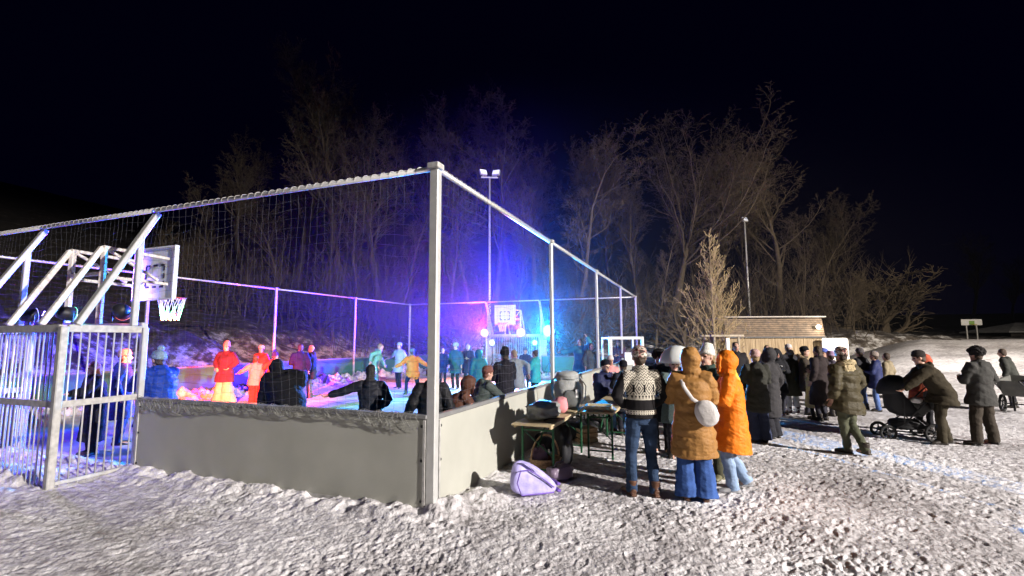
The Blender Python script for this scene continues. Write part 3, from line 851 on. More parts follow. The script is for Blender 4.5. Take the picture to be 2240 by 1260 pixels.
# ------------------------------------------------------------------ portable small goal beside the far right corner
def portable_goal():
    Y = 16.6; a, b = at_depth(1334, 738, Y), at_depth(1404, 738, Y)
    h = a[2]; w = b[0]-a[0]
    r = empty('portable_goal', ((a[0]+b[0])/2, Y, 0), .02, 'small white portable goal frame outside the far right court corner', 'goal')
    for s in (-1, 1):
        MB().bar((s*w/2, 0, -.05), (s*w/2, 0, h), .11 if s < 0 else .09).build('post', WHITE, r)
        MB().bar((s*w/2, .05, h-.05), (s*w/2-.1, .85, h-.05), .07).build('top_brace', WHITE, r)
        MB().bar((s*w/2-.1, .85, -.05), (s*w/2-.1, .85, h-.05), .06).build('rear_post', WHITE, r)
    MB().bar((-w/2+.05, 0, h-.05), (w/2-.05, 0, h-.05), .10).build('crossbar', WHITE, r)
    MB().box((.25, .02, h-.75), (.62, .02, .42)).build('white_sign', WHITE, r)
portable_goal()

# ================================================================== lamps and light
def light(kind, name, loc, energy, color, target=None, radius=.08, cone=150, blend=1.):
    ld = bpy.data.lights.new(name, kind); ld.energy = energy; ld.color = color; ld.shadow_soft_size = radius
    o = bpy.data.objects.new(name, ld); COL.objects.link(o); o.location = loc
    if kind == 'SPOT': ld.spot_size = math.radians(cone); ld.spot_blend = blend
    if target is not None:
        o.rotation_euler = (Vector(target)-Vector(loc)).to_track_quat('-Z', 'Y').to_euler()
    return o
# floodlight of the field, out of the frame on the right behind us
light('SPOT', 'field_flood_and_added_spot', (29.8, -13.0, 12.2), 125000, (1., .93, .88), (9., 6, 0), radius=.22, cone=68, blend=.4)
light('SPOT', 'field_flood_and_added_spot', (29.8, -12.8, 12.4), 125000, (1., .88, .74), (21.5, 40, 3.5), radius=.22, cone=60, blend=1.)  # second spot added to brighten the trees and the mound, no such lamp seen

def stage_lamp(loc, target, color, label, lens=.095, strength=40., body='can', energy=0., cone=140, lcol=None, lift=0.):
    loc = Vector(loc); d = (Vector(target)-loc).normalized()
    R = d.to_track_quat('Z', 'Y').to_matrix().to_4x4()
    r = empty('stage_lamp', loc, 0, label, 'stage lamp', 'coloured stage lamps round the court')
    MB().lathe((0, 0, 0), [(.05, -.16), (lens*.95, -.13), (lens*1.15, -.05), (lens*1.2, .05), (lens*1.08, .055), (lens*1.05, .03)], n=18, R=R).build('housing', BLACK, r, smooth=True)
    e = mat('lens_%.2f_%.2f_%.2f_%d' % (*color, strength), (.8, .8, .8), emit=color, estr=strength)
    e2 = mat('rim_%.2f_%.2f_%.2f' % color, (.8, .8, .8), emit=color, estr=1.2)
    MB().lathe((0, 0, 0), [(lens*1.25, .052), (lens*1.25, .058), (lens*.78, .042)], n=22, R=R, cap=False).build('reflector_rim', e2, r, smooth=True)  # glowing ring added for the coloured halo round the lens
    MB().lathe((0, 0, 0), [(lens*.80, .040), (lens*.5, .05), (lens*.1, .055)], n=18, R=R).build('lens', e, r, smooth=True)
    y = MB(); 
    sidev = R.to_3x3() @ Vector((1, 0, 0))
    for s in (-1, 1): y.bar(sidev*s*(lens*1.2+.015), sidev*s*(lens*1.2+.015)+Vector((0, 0, -lens*1.7)), .02)
    y.bar(sidev*-(lens*1.2+.02)+Vector((0, 0, -lens*1.7)), sidev*(lens*1.2+.02)+Vector((0, 0, -lens*1.7)), .025)
    y.build('yoke', DARK, r)
    if energy:
        l = light('SPOT', 'stage_lamp_and_added_light', loc+d*.07, energy, lcol or color, loc+d*.07+(d+Vector((0, 0, lift))), radius=.012, cone=cone)
    return r
zt = 2.32
# near goal, shining into the court
stage_lamp(court(5.35, -.12, zt), court(9.6, 5.4, .0), (1., .14, .05), 'red stage lamp on the near goal roof beside the pale board', energy=52000, lcol=(1., .10, .03), strength=25, cone=44)
stage_lamp(court(6.65, -.15, zt), court(6.0, 16, .5), (.15, 1., .3), 'green stage lamp on the near goal roof between the hoop supports', energy=9000, strength=25, cone=34)
stage_lamp(court(7.75, -.12, zt), court(5, 12, 4.), (.25, .16, 1.), 'blue stage lamp on the near goal roof at its left end', energy=2500, strength=25, cone=80)
# far end, facing us
stage_lamp(court(7.85, LEN-.15, 2.25), court(7, 0, .5), (1., .42, .12), 'orange stage lamp shining at us from the left corner of the far goal', energy=6000, cone=96, lcol=(1., .26, .12), strength=2.6, lens=.17)
stage_lamp(court(5.80, LEN-.15, 2.25), court(5, 0, .5), (1., .62, .58), 'pinkish white stage lamp shining at us from the right half of the far goal', energy=4500, cone=96, lcol=(1., .22, .40), strength=2.4, lens=.17)
stage_lamp(court(4.22, LEN-.45, 2.30), court(2.6, 4, .2), (.30, .85, 1.), 'brightest stage lamp, cyan blue, on a black stand right of the far goal', energy=60000, lcol=(.015, .36, 1.), strength=5, lens=.24, cone=78)
stage_lamp(court(7.15, LEN-.75, 1.72), court(7, 2, 1.), (.75, .9, 1.), 'small white lamp in front of the far goal, below the orange one', strength=1.6, lens=.12, energy=500, cone=76)
stage_lamp(court(4.85, LEN-.75, 1.72), court(4, 2, 1.), (.25, 1., 1.), 'small turquoise lamp low in front of the far goal beside the blue one', strength=2.2, lens=.11, energy=1200, cone=76, lcol=(.1, .9, 1.))
def lamp_stand(p, h, label):
    r = empty('lamp_stand', (p[0], p[1], 0), 0, label, 'lamp stand', None)
    MB().tube([(0, 0, .02), (0, 0, h)], .028, n=8).build('pole', BLACK, r)
    for k in range(3):
        a = 2.1*k+.4
        MB().tube([(0, 0, .75), (.45*math.cos(a), .45*math.sin(a), .02)], .018, n=6).build('leg', BLACK, r)
lamp_stand(court(4.22, LEN-.45), 2.02, 'black tripod stand under the brightest blue stage lamp')
lamp_stand(court(7.15, LEN-.75), 1.5, 'dark tripod stand under the small white lamp by the far goal')
lamp_stand(court(4.85, LEN-.75), 1.5, 'dark tripod stand under the small turquoise lamp by the far goal')
# extra spots added beside the lamps, for the blue glow in smoke and wood
light('SPOT', 'stage_lamp_and_added_light', court(5.80, LEN-.25, 2.45), 270000, (.016, .0, 1.), court(9.0, LEN-8, 7.), radius=.012, cone=104)
light('SPOT', 'stage_lamp_and_added_light', court(7.85, LEN-.25, 2.45), 15000, (.50, .015, .9), court(9.5, LEN-7, 10.), radius=.012, cone=130)
light('SPOT', 'stage_lamp_and_added_light', court(4.22, LEN-.6, 2.5), 38000, (.0, .13, 1.), court(4.2, LEN-7, 8.), radius=.012, cone=112)
light('SPOT', 'stage_lamp_and_added_light', court(7.75, .1, 2.45), 18000, (.10, .03, 1.), court(6., 30, 14.), radius=.1, cone=80)
light('SPOT', 'stage_lamp_and_added_light', court(7.75, -.25, 2.2), 350, (.22, .14, 1.), court(6.6, -.5, 0), radius=.1, cone=150)  # added violet spill that tints the goal bars from inside
light('POINT', 'kiosk_lamp_light', KIOSK_LAMP, 60, (1, .9, .75), radius=.1)

# smoke volume added round the far lamps, for haze and lens glare
def smoke():
    m = MB(); c = court(7.5, LEN-1.5, 2.0)
    m.ball((0, 0, 0), (25, 13, 12), 40, 24)
    o = m.build('smoke_and_glare', [])
    o.location = c; o.rotation_euler = (0, 0, COURT_ROT)
    mt = bpy.data.materials.new('smoke_and_glare'); mt.use_nodes = True
    nt = mt.node_tree; N = nt.nodes; N.remove(N['Principled BSDF'])
    pv = N.new('ShaderNodeVolumePrincipled'); pv.inputs['Color'].default_value = (.86, .88, .95, 1)
    pv.inputs['Anisotropy'].default_value = .3
    tc = N.new('ShaderNodeTexCoord'); mp = N.new('ShaderNodeMapping'); mp.inputs['Scale'].default_value = (1/25, 1/13, 1/12)
    gr = N.new('ShaderNodeTexGradient'); gr.gradient_type = 'QUADRATIC_SPHERE'
    mu = N.new('ShaderNodeMath'); mu.operation = 'MULTIPLY'; mu.inputs[1].default_value = .0075
    nt.links.new(tc.outputs['Object'], mp.inputs['Vector']); nt.links.new(mp.outputs['Vector'], gr.inputs['Vector'])
    nt.links.new(gr.outputs['Fac'], mu.inputs[0]); nt.links.new(mu.outputs[0], pv.inputs['Density'])
    nt.links.new(pv.outputs['Volume'], N['Material Output'].inputs['Volume'])
    o.data.materials.append(mt); tag(o, kind='stuff')
    tag(o, 'thin added smoke for the blue haze and lens glare round the far court lamps', 'smoke')
smoke()

# ================================================================== beer tables and the things round them
TOPWOOD = mat('table_wood', (.50, .40, .24), rough=.55, var=.2, scale=4)
LEGGREEN = mat('table_leg_green', (.02, .10, .045), rough=.5, metal=.2)
def out_pos(off, l, z=0.): return court(-off, l, z)
def beer_table(off, l, label, length=2.2, width=.56, h=.76, top=TOPWOOD):
    r = empty('beer_table', out_pos(off+width/2, l+length/2), COURT_ROT, label, 'table', 'folding beer tables along the right boards')
    MB().box((0, 0, h-.014), (width, length, .028), bev=.006).build('tabletop', top, r)
    e = MB()
    for s in (-1, 1): e.box((s*(width/2-.03), 0, h-.045), (.025, length-.1, .03))
    e.build('edge_strip', TOPWOOD, r)
    for s in (-1, 1):
        y = s*(length/2-.28)
        for sx in (-1, 1):
            MB().bar((sx*(width/2-.06), y, -.06), (sx*(width/2-.06), y, h-.03), .03).build('leg', LEGGREEN, r)
        m = MB(); w = width/2-.06
        for z in (.12, h-.12): m.bar((-w+.017, y, z), (w-.017, y, z), .022)
        m.bar((-w+.017, y+.012, h-.14), (w-.017, y+.012, .3), .012, .012)
        m.bar((0, y, h*.55), (0, y-s*.45, h-.05), .018)
        m.build('leg_brace', LEGGREEN, r)
    return r
beer_table(.40, 1.38, 'nearest beer table against the boards, grey cloth and backpack on top')
beer_table(1.02, 2.75, 'second beer table, farther from the boards with a bare pale top', width=.5)
beer_table(1.0, 5.3, 'farthest beer table, dark topped, in front of the seated woman', width=.5)
def bench(off, l, label):
    r = empty('beer_bench', out_pos(off, l), COURT_ROT, label, 'bench', None)
    MB().box((0, 0, .47), (.26, 2.2, .028), bev=.006).build('seat', TOPWOOD, r)
    for s in (-1, 1):
        for sx in (-1, 1): MB().bar((sx*.10, s*.8, -.05), (sx*.10, s*.8, .455), .025).build('leg', LEGGREEN, r)
        MB().bar((-.085, s*.8, .1), (.085, s*.8, .1), .02).build('leg_brace', LEGGREEN, r)
bench(.55, 6.3, 'low beer bench against the boards with a woman in navy seated on it')

def cloth_blob(name, mats, parent, c, r, seed, n=(28, 18), amp=.25, flat=None, R=None, freq=1.6):
    """lumpy folded cloth / bag body"""
    m = MB(); m.ball((0, 0, 0), 1., *n)
    p = np.array(m.v); nz = noise3(p*freq+seed*3.1, seed) + .5*noise3(p*freq*2.3+seed, seed+3)
    rid = np.abs(noise3(p*np.array([1, 2.5, .8])*1.7+seed, seed+8))
    p = p*(1+amp*nz - amp*.5*rid)[:, None]
    p = np.sign(p)*np.abs(p)**.8
    p = p*np.array(r)
    if flat is not None: p[:, 2] = np.maximum(p[:, 2], flat)
    if R is not None: p = p @ np.array(R.to_3x3()).T
    m.v = [tuple(q) for q in p+np.array(c)]
    return m.build(name, mats, parent, smooth=True)
def rotz(a): return Matrix.Rotation(a, 4, 'Z')
GREYCLOTH = mat('grey_nylon', (.30, .31, .30), rough=.6, bump=.5, bscale=30, var=.25)
r = empty('backpack', out_pos(.74, 3.05, .765), COURT_ROT+.5, 'large grey backpack with loose straps standing on the nearest table', 'backpack')
cloth_blob('pack_body', GREYCLOTH, r, (0, 0, .27), (.22, .17, .29), 4, amp=.16, flat=-.265)
cloth_blob('front_pocket', mat('grey_nylon_dark', (.10, .105, .10), rough=.6, bump=.4), r, (.03, -.17, .17), (.15, .07, .14), 6, amp=.15)
cloth_blob('lid', GREYCLOTH, r, (0, -.01, .52), (.20, .17, .08), 9, amp=.2)
for s in (-1, 1):
    MB().tube([(s*.12, .14, .50), (s*.20, .27, .42), (s*.20, .28, .2), (s*.15, .17, .06)], [(.03, .008)]*4, n=6).build('shoulder_strap', GREYCLOTH, r, smooth=True)
MB().tube([(.19, -.1, .5), (.27, -.16, .36), (.26, -.14, .15), (.2, -.1, .05)], .009, n=5).build('loose_strap', mat('pale_strap', (.5, .5, .48)), r)
MB().box((.10, -.235, .25), (.05, .012, .13), bev=.004).build('reflector', WHITE, r)
r = empty('folded_jacket', out_pos(.66, 2.0, .765), COURT_ROT, 'grey jacket lying in a heap on the nearest table', 'jacket')
cloth_blob('heap', GREYCLOTH, r, (0, 0, .09), (.22, .36, .13), 12, amp=.35, flat=-.085)
r = empty('pink_hat', out_pos(.80, 2.42, .765), 0, 'pink knitted hat lying on the grey jacket heap', 'hat')
cloth_blob('knit', mat('pink_knit', (.70, .28, .30), rough=.9), r, (0, 0, .13), (.11, .12, .12), 14, amp=.12, flat=-.12)
r = empty('skate_guard', out_pos(.88, 1.75, .765), COURT_ROT+.7, 'black strap lying at the near end of the table', 'strap')
MB().tube([(-.14, 0, .012), (-.05, .05, .02), (.05, -.03, .03), (.15, .02, .012)], [(.018, .008)]*4, n=6).build('band', BLACK, r, smooth=True)
r = empty('paper_box', out_pos(1.25, 3.05, .765), COURT_ROT+.06, 'flat pale wooden tray on the near end of the second table', 'tray')
t = MB(); t.box((0, 0, .012), (.40, .34, .02)); t.box((-.195, 0, .045), (.012, .34, .045)); t.box((.195, 0, .045), (.012, .34, .045)); t.box((0, .165, .045), (.376, .012, .045)); t.box((0, -.165, .045), (.376, .012, .045))
t.build('tray', mat('pale_wood', (.55, .47, .30), rough=.6), r)

BLACKBAG = mat('black_nylon', (.014, .014, .017), rough=.55, bump=.5, bscale=22)
def duffel(px, py, size, label, rz, mt=BLACKBAG, seed=1):
    g = ground(px, py)
    r = empty('sports_bag', (g[0], g[1], 0), rz, label, 'bag', 'bags on the snow under the tables')
    cloth_blob('bag_body', mt, r, (0, 0, size[2]*.85), size, seed, amp=.2, flat=-size[2]*.86)
    MB().tube([(-size[0]*.5, 0, size[2]*1.5), (-size[0]*.25, 0, size[2]*2.1), (size[0]*.25, 0, size[2]*2.1), (size[0]*.5, 0, size[2]*1.5)], .012, n=6).build('handle', mt, r, smooth=True)
    MB().tube([(-size[0]*.8, -size[1]*.1, size[2]*1.62), (size[0]*.8, .0, size[2]*1.66)], .006, n=5).build('zip', DARK, r)
LAV = mat('lavender_nylon', (.40, .36, .68), rough=.5, bump=.5, bscale=14, var=.25, scale=9)
g = ground(1166, 1084)
r = empty('skate_bag', (g[0], g[1], 0), .35, 'lavender triangular skate bag standing on the snow before the wicker basket', 'bag')
def skate_bag():
    prof = [(-.29, 0), (.27, 0), (.285, .10), (.17, .20), (.02, .31), (-.12, .40), (-.24, .42), (-.29, .34), (-.305, .16)]
    m = MB(); n = len(prof); k = 7
    vs = []
    for j in range(k):
        t = -1+2*j/(k-1); y = t*.12; f = 1-.16*abs(t)**3
        for x, z in prof:
            q = noise3(np.array([[x*7, t*1.3, z*7]]), 61)[0]; q2 = noise3(np.array([[x*13, t*2.1, z*12]]), 62)[0]
            vs.append((x*f*1.02+.03*q2, y*(1-.35*max(0, z-.1)/.35)*(1+.5*q)+.03*q2, .02+(z-.2)*f+.2-.2*(1-f)+.022*q))
    fs = [(j*n+i, j*n+(i+1) % n, (j+1)*n+(i+1) % n, (j+1)*n+i) for j in range(k-1) for i in range(n)]
    fs += [tuple(range(n-1, -1, -1)), tuple((k-1)*n+i for i in range(n))]
    m.add(vs, fs); o = m.build('bag_body', LAV, r, smooth=True)
    sd = o.modifiers.new('s', 'SUBSURF'); sd.levels = sd.render_levels = 2
    w = MB()
    for z in (0,):
        w.tube([(.2, -.13, .05), (-.22, -.135, .06), (-.27, -.125, .20), (-.22, -.105, .33), (-.10, -.10, .33), (.06, -.115, .22), (.2, -.13, .11)], .008, n=5)
    w.build('piping', mat('violet_piping', (.16, .09, .42), rough=.5), o, smooth=True)
    MB().tube([(-.22, -.03, .40), (-.15, -.09, .41), (-.08, -.10, .36), (-.02, -.09, .30)], [(.02, .008)]*4, n=6).build('handle', LAV, r, smooth=True)
    for z in (.05, .13): MB().box((.285-.2*max(0, z-.1), 0, z), (.05, .2, .035), bev=.01).build('buckle', mat('violet_piping', (.16, .09, .42)), r)
skate_bag()
def basket():
    g = ground(1190, 1038); r = empty('wicker_basket', (g[0], g[1], 0), .4, 'wicker basket with a tall arched handle behind the lavender bag', 'basket')
    wk = mat('wicker', (.45, .29, .17), rough=.75, var=.35, scale=30, bump=.8, bscale=60)
    m = MB(); nl = 11
    for i in range(nl):
        z = .02+.20*i/(nl-1); rx = .17+.05*i/(nl-1)
        m.tube([((rx+.006*(-1)**(k+i))*math.cos(t), (rx*.78+.006*(-1)**(k+i))*math.sin(t), z) for k, t in enumerate(np.linspace(0, 2*math.pi, 33))], .012, n=5, cap=False)
    m.build('weave', wk, r, smooth=True)
    MB().lathe((0, 0, 0), [(.13, .012), (.14, .02), (.05, .02)], n=20).build('base', wk, r)
    MB().tube([(.22*math.cos(t), 0, .20+.34*math.sin(t)) for t in np.linspace(0, math.pi, 15)], .014, n=7).build('handle', wk, r, smooth=True)
    b = empty('wine_bottle', (g[0]+.05, g[1]-.03, .03), 0, 'dark red bottle standing in the wicker basket', 'bottle')
    MB().lathe((0, 0, 0), [(.03, 0), (.037, .01), (.037, .19), (.03, .225), (.014, .255), (.013, .31)], n=14).build('glass', mat('dark_bottle', (.05, .012, .010), rough=.12), b, smooth=True)
    MB().lathe((0, 0, 0), [(.0375, .07), (.0378, .075), (.0378, .15), (.0375, .155)], n=14, cap=False).build('paper_label', mat('bottle_label', (.30, .05, .03)), b)
    MB().lathe((0, 0, 0), [(.0145, .27), (.0145, .315), (.01, .318)], n=12).build('cap', mat('foil', (.5, .45, .4), rough=.3, metal=.6), b)
    c = empty('dark_scarf', (g[0]-.05, g[1]+.03, .10), 0, 'dark mauve cloth stuffed in the wicker basket', 'cloth')
    cloth_blob('cloth', mat('mauve_cloth', (.12, .07, .12), rough=.85), c, (0, 0, .12), (.12, .11, .16), 22, amp=.35)
basket()
duffel(1222, 1050, (.20, .12, .11), 'mauve shiny bag lying right of the wicker basket', .5, mat('mauve_nylon', (.20, .15, .22), rough=.35, bump=.4), 31)
duffel(1228, 1018, (.14, .26, .33), 'tall black bag leaning under the outer edge of the nearest table', .1, BLACKBAG, 33)
duffel(1205, 985, (.26, .30, .17), 'black sports bag on the snow under the nearest table', .3, BLACKBAG, 35)
duffel(1232, 962, (.24, .34, .19), 'black bag pile under the middle of the nearest table', .9, BLACKBAG, 36)
duffel(1258, 948, (.22, .3, .16), 'black bag under the joint of the two near tables', -.3, BLACKBAG, 38)
duffel(1296, 945, (.2, .28, .15), 'dark bag under the second table', .2, BLACKBAG, 39)
g = ground(1277, 968); r = empty('wooden_crate', (g[0], g[1], 0), .4, 'small wooden crate under the second table', 'crate')
t = MB()
for z in (.05, .14, .23):
    for s in (-1, 1): t.box((0, s*.15, z), (.36, .014, .07)); t.box((s*.173, 0, z), (.014, .28, .07))
t.box((0, 0, .012), (.33, .28, .014)); t.build('slats', mat('crate_wood', (.33, .22, .13), rough=.8), r)
t = MB()
for sx in (-1, 1):
    for sy in (-1, 1): t.box((sx*.155, sy*.13, .135), (.025, .025, .27))
t.build('corner_posts', mat('crate_wood', (.33, .22, .13)), r)
for i, (px, py, lab) in enumerate(((1236, 975, 'white mug standing on the snow under the nearest table'), (1326, 944, 'white mug on the snow by the feet of the seated woman'))):
    g = ground(px, py); r = empty('mug', (g[0], g[1], .02), i, lab, 'mug', None)
    MB().lathe((0, 0, 0), [(.035, 0), (.04, .01), (.042, .10), (.037, .10), (.034, .015)], n=14).build('cup', WHITE, r, smooth=True)
    MB().tube([(.04, 0, .08), (.065, 0, .075), (.065, 0, .035), (.04, 0, .025)], .006, n=5).build('handle', WHITE, r)

# ------------------------------------------------------------------ pram
def pram():
    g = ground(1995, 968); r = empty('pushchair', (g[0]-.02, g[1]+.1, 0), -.30, 'black upright pushchair with a raised hood, held by the bending man', 'pushchair')
    blk = mat('pram_fabric', (.012, .012, .013), rough=.7, bump=.3); gr = mat('pram_grey', (.07, .07, .065), rough=.7)
    # wheels: rear at +x (handle side), front at -x
    for x, y, rad in ((.32, -.28, .15), (.32, .28, .15), (-.38, -.22, .12), (-.38, .22, .12)):
        Rw = Matrix.Rotation(math.pi/2, 4, 'X')
        w = MB().tube([(x+rad*math.cos(t), y, rad+rad*.86*0+rad*math.sin(t)) for t in np.linspace(0, 2*math.pi, 25)], .026, n=8, cap=False).build('wheel', mat('tyre', (.02, .02, .02), rough=.8), r, smooth=True)
        m = MB()
        for k in range(5):
            a = k*2*math.pi/5+.3; m.bar((x, y, rad), (x+(rad-.02)*math.cos(a), y, rad+(rad-.02)*math.sin(a)), .018)
        m.lathe((x, y, rad), [(.03, -.03), (.035, 0), (.03, .03)], n=10, R=Rw)
        m.build('rim', DARK, w)
    m = MB()
    for s in (-.25, .25):
        m.tube([(.32, s, .15), (.05, s, .42), (-.38, s*.88, .12)], .014, n=7)
        m.tube([(-.05, s, .38), (.25, s, .72), (.52, s, 1.0)], .014, n=7)
        m.tube([(.32, s, .16), (-.38, s*.88, .16)], .010, n=6)
    m.tube([(.52, -.25, 1.0), (.56, -.2, 1.03), (.56, .2, 1.03), (.52, .25, 1.0)], .016, n=7)
    m.tube([(.32, -.28, .15), (.32, .28, .15)], .012, n=6); m.tube([(-.38, -.22, .13), (-.38, .22, .13)], .012, n=6)
    m.build('chassis', DARK, r, smooth=True)
    # upright seat shell
    def shell(sections, n=16):
        rings = [[(cx+rx*math.copysign(abs(math.cos(t))**.75, math.cos(t)), ry*math.copysign(abs(math.sin(t))**.75, math.sin(t)), z) for t in np.linspace(0, 2*math.pi, n, endpoint=False)] for cx, rx, ry, z in sections]
        vs = [p for q in rings for p in q]; fs = [(i*n+j, i*n+(j+1) % n, (i+1)*n+(j+1) % n, (i+1)*n+j) for i in range(len(rings)-1) for j in range(n)]
        return MB().add(vs, fs+[tuple(range(n-1, -1, -1)), tuple((len(rings)-1)*n+j for j in range(n))])
    shell([(.02, .14, .15, .42), (.0, .24, .20, .47), (-.04, .27, .21, .56), (-.10, .22, .215, .64), (-.16, .16, .21, .78), (-.20, .13, .20, .92), (-.22, .10, .18, 1.0)]).build('seat', blk, r, smooth=True)
    hd = MB(); vs = []; nt_, na = 10, 13
    for i in range(nt_):
        a = math.radians(-8+150*i/(nt_-1))
        for j in range(na):
            b = math.pi*j/(na-1)
            rr = .29*(1+.03*(i % 2))
            vs.append((-.14-rr*math.cos(a)*math.sin(b)**.8, .235*math.cos(b), .86+rr*1.1*math.sin(a)*math.sin(b)**.8))
    fs = [(i*na+j, i*na+j+1, (i+1)*na+j+1, (i+1)*na+j) for i in range(nt_-1) for j in range(na-1)]
    ho = hd.add(vs, fs).build('hood', blk, r, smooth=True)
    so = ho.modifiers.new('t', 'SOLIDIFY'); so.thickness = .012
    MB().tube([(.16, -.2, .66), (.30, -.17, .74), (.33, 0, .76), (.30, .17, .74), (.16, .2, .66)], .014, n=7).build('bumper_bar', gr, r, smooth=True)
    cloth_blob('foot_cover', gr, r, (.17, 0, .58), (.20, .19, .16), 41, amp=.2)
    cloth_blob('shopping_basket', blk, r, (.02, 0, .27), (.30, .2, .11), 42, amp=.2)
    cloth_blob('nappy_bag', gr, r, (.44, 0, .72), (.10, .19, .20), 43, amp=.2)
    cloth_blob('blanket', mat('white_blanket', (.7, .68, .66), rough=.9), r, (.14, -.12, .72), (.09, .08, .06), 44, amp=.2)
    MB().tube([(-.12, -.24, .3), (-.10, -.25, .75)], .010, n=5).build('seat_strut', DARK, r)
pram()
def tub_cart():
    p = at_depth(2226, 850, 12.4); r = empty('tub_cart', (p[0], p[1], 0), .5, 'grey tub cart with two wheels at the right edge beside the bending man', 'cart')
    gy = mat('cart_grey', (.10, .10, .09), rough=.6, var=.2)
    b = [(-.34, -.2, .42), (.26, -.2, .42), (.26, .2, .42), (-.34, .2, .42)]; t = [(-.46, -.3, .80), (.50, -.3, .90), (.50, .3, .90), (-.46, .3, .80)]
    ti = [(-.42, -.26, .80), (.46, -.26, .90), (.46, .26, .90), (-.42, .26, .80)]; bi = [(-.31, -.17, .46), (.23, -.17, .46), (.23, .17, .46), (-.31, .17, .46)]
    m = MB(); f = [(3, 2, 1, 0)]+[(i, (i+1) % 4, 4+(i+1) % 4, 4+i) for i in range(4)]+[(4+i, 4+(i+1) % 4, 8+(i+1) % 4, 8+i) for i in range(4)]+[(8+i, 8+(i+1) % 4, 12+(i+1) % 4, 12+i) for i in range(4)]+[(12, 13, 14, 15)]
    m.add(b+t+ti+bi, f).build('tub', gy, r)
    for s in (-1, 1):
        w = MB().tube([(-.1+.2*math.cos(a), s*.3, .21+.2*math.sin(a)) for a in np.linspace(0, 6.2832, 21)], .03, n=7, cap=False).build('wheel', mat('tyre', (.02, .02, .02)), r, smooth=True)
        k = MB()
        for q in range(4): k.bar((-.1-.18*math.cos(q*.785), s*.3, .21-.18*math.sin(q*.785)), (-.1+.18*math.cos(q*.785), s*.3, .21+.18*math.sin(q*.785)), .014)
        k.build('spokes', DARK, w)
        MB().bar((.2, s*.17, 0), (.24, s*.19, .43), .04).build('leg', DARK, r)
        MB().tube([(-.2, s*.21, .45), (-.55, s*.25, .70), (-.85, s*.25, .82)], .018, n=7).build('handle', DARK, r, smooth=True)
    MB().bar((-.1, -.28, .21), (-.1, .28, .21), .03).build('axle', DARK, r)
    MB().bar((-.1, -.14, .2), (-.1, -.14, .43), .03).build('strut', DARK, r); MB().bar((-.1, .14, .2), (-.1, .14, .43), .03).build('strut', DARK, r)
tub_cart()

# ================================================================== people
def unit(v): v = np.asarray(v, float); return v/(np.linalg.norm(v)+1e-9)
def ik(a, b, l1, l2, hint):
    a, b = np.asarray(a, float), np.asarray(b, float); d = b-a; L = np.linalg.norm(d); u = d/(L+1e-9)
    L = min(L, (l1+l2)*.998); b = a+u*L
    x = (l1*l1-l2*l2+L*L)/(2*L); h = math.sqrt(max(l1*l1-x*x, 0))
    n = np.asarray(hint, float); n = n-u*n.dot(u); n = unit(n)
    return a+u*x+n*h, b
def remesh(mb, name, vox, smooth_it=4, fold=None, seed=0):
    me = mb.mesh(name+'_src'); o = bpy.data.objects.new(name+'_src', me); COL.objects.link(o)
    r = o.modifiers.new('r', 'REMESH'); r.mode = 'VOXEL'; r.voxel_size = vox; r.use_smooth_shade = True
    s = o.modifiers.new('s', 'SMOOTH'); s.factor = .5; s.iterations = smooth_it
    dg = bpy.context.evaluated_depsgraph_get(); dg.update()
    ev = o.evaluated_get(dg); out = bpy.data.meshes.new_from_object(ev)
    bpy.data.objects.remove(o); bpy.data.meshes.remove(me)
    out.name = name
    if fold:
        n = len(out.vertices); co = np.empty(n*3); out.vertices.foreach_get('co', co); co = co.reshape(-1, 3)
        no = np.empty(n*3); out.vertices.foreach_get('normal', no); no = no.reshape(-1, 3)
        co = co + no*fold(co)[:, None]
        out.vertices.foreach_set('co', co.ravel()); out.update()
    out.shade_smooth()
    return out
def fold_cloth(amp, seed, quilt=0., pitch=.11):
    def f(co):
        d = amp*(noise3(co*np.array([7, 7, 11.]), seed) + .6*np.abs(noise3(co*np.array([13, 13, 24.]), seed+1)) - .2)
        if quilt: d = d + quilt*(np.abs(np.sin(np.pi*(co[:, 2]+.02*np.sin(co[:, 0]*6))/pitch))**.6-.6)
        return d
    return f
SKIN = [mat('skin_light', (.55, .33, .25), rough=.55, var=.06), mat('skin_mid', (.48, .28, .20), rough=.55, var=.06)]
EYE = mat('eye_and_brow', (.03, .02, .018), rough=.4); LIP = mat('lips', (.36, .13, .11), rough=.5)
HAIRS = dict(brown=mat('brown_hair', (.05, .03, .018), rough=.6, bump=.6, bscale=80), black=mat('black_hair', (.012, .010, .010), rough=.55, bump=.6, bscale=80), fair=mat('fair_hair', (.28, .19, .09), rough=.6, bump=.6, bscale=80), red=mat('reddish_hair', (.16, .05, .025), rough=.6, bump=.6, bscale=80), grey=mat('grey_hair', (.25, .24, .23), rough=.7, bump=.6, bscale=80))
CM = {}
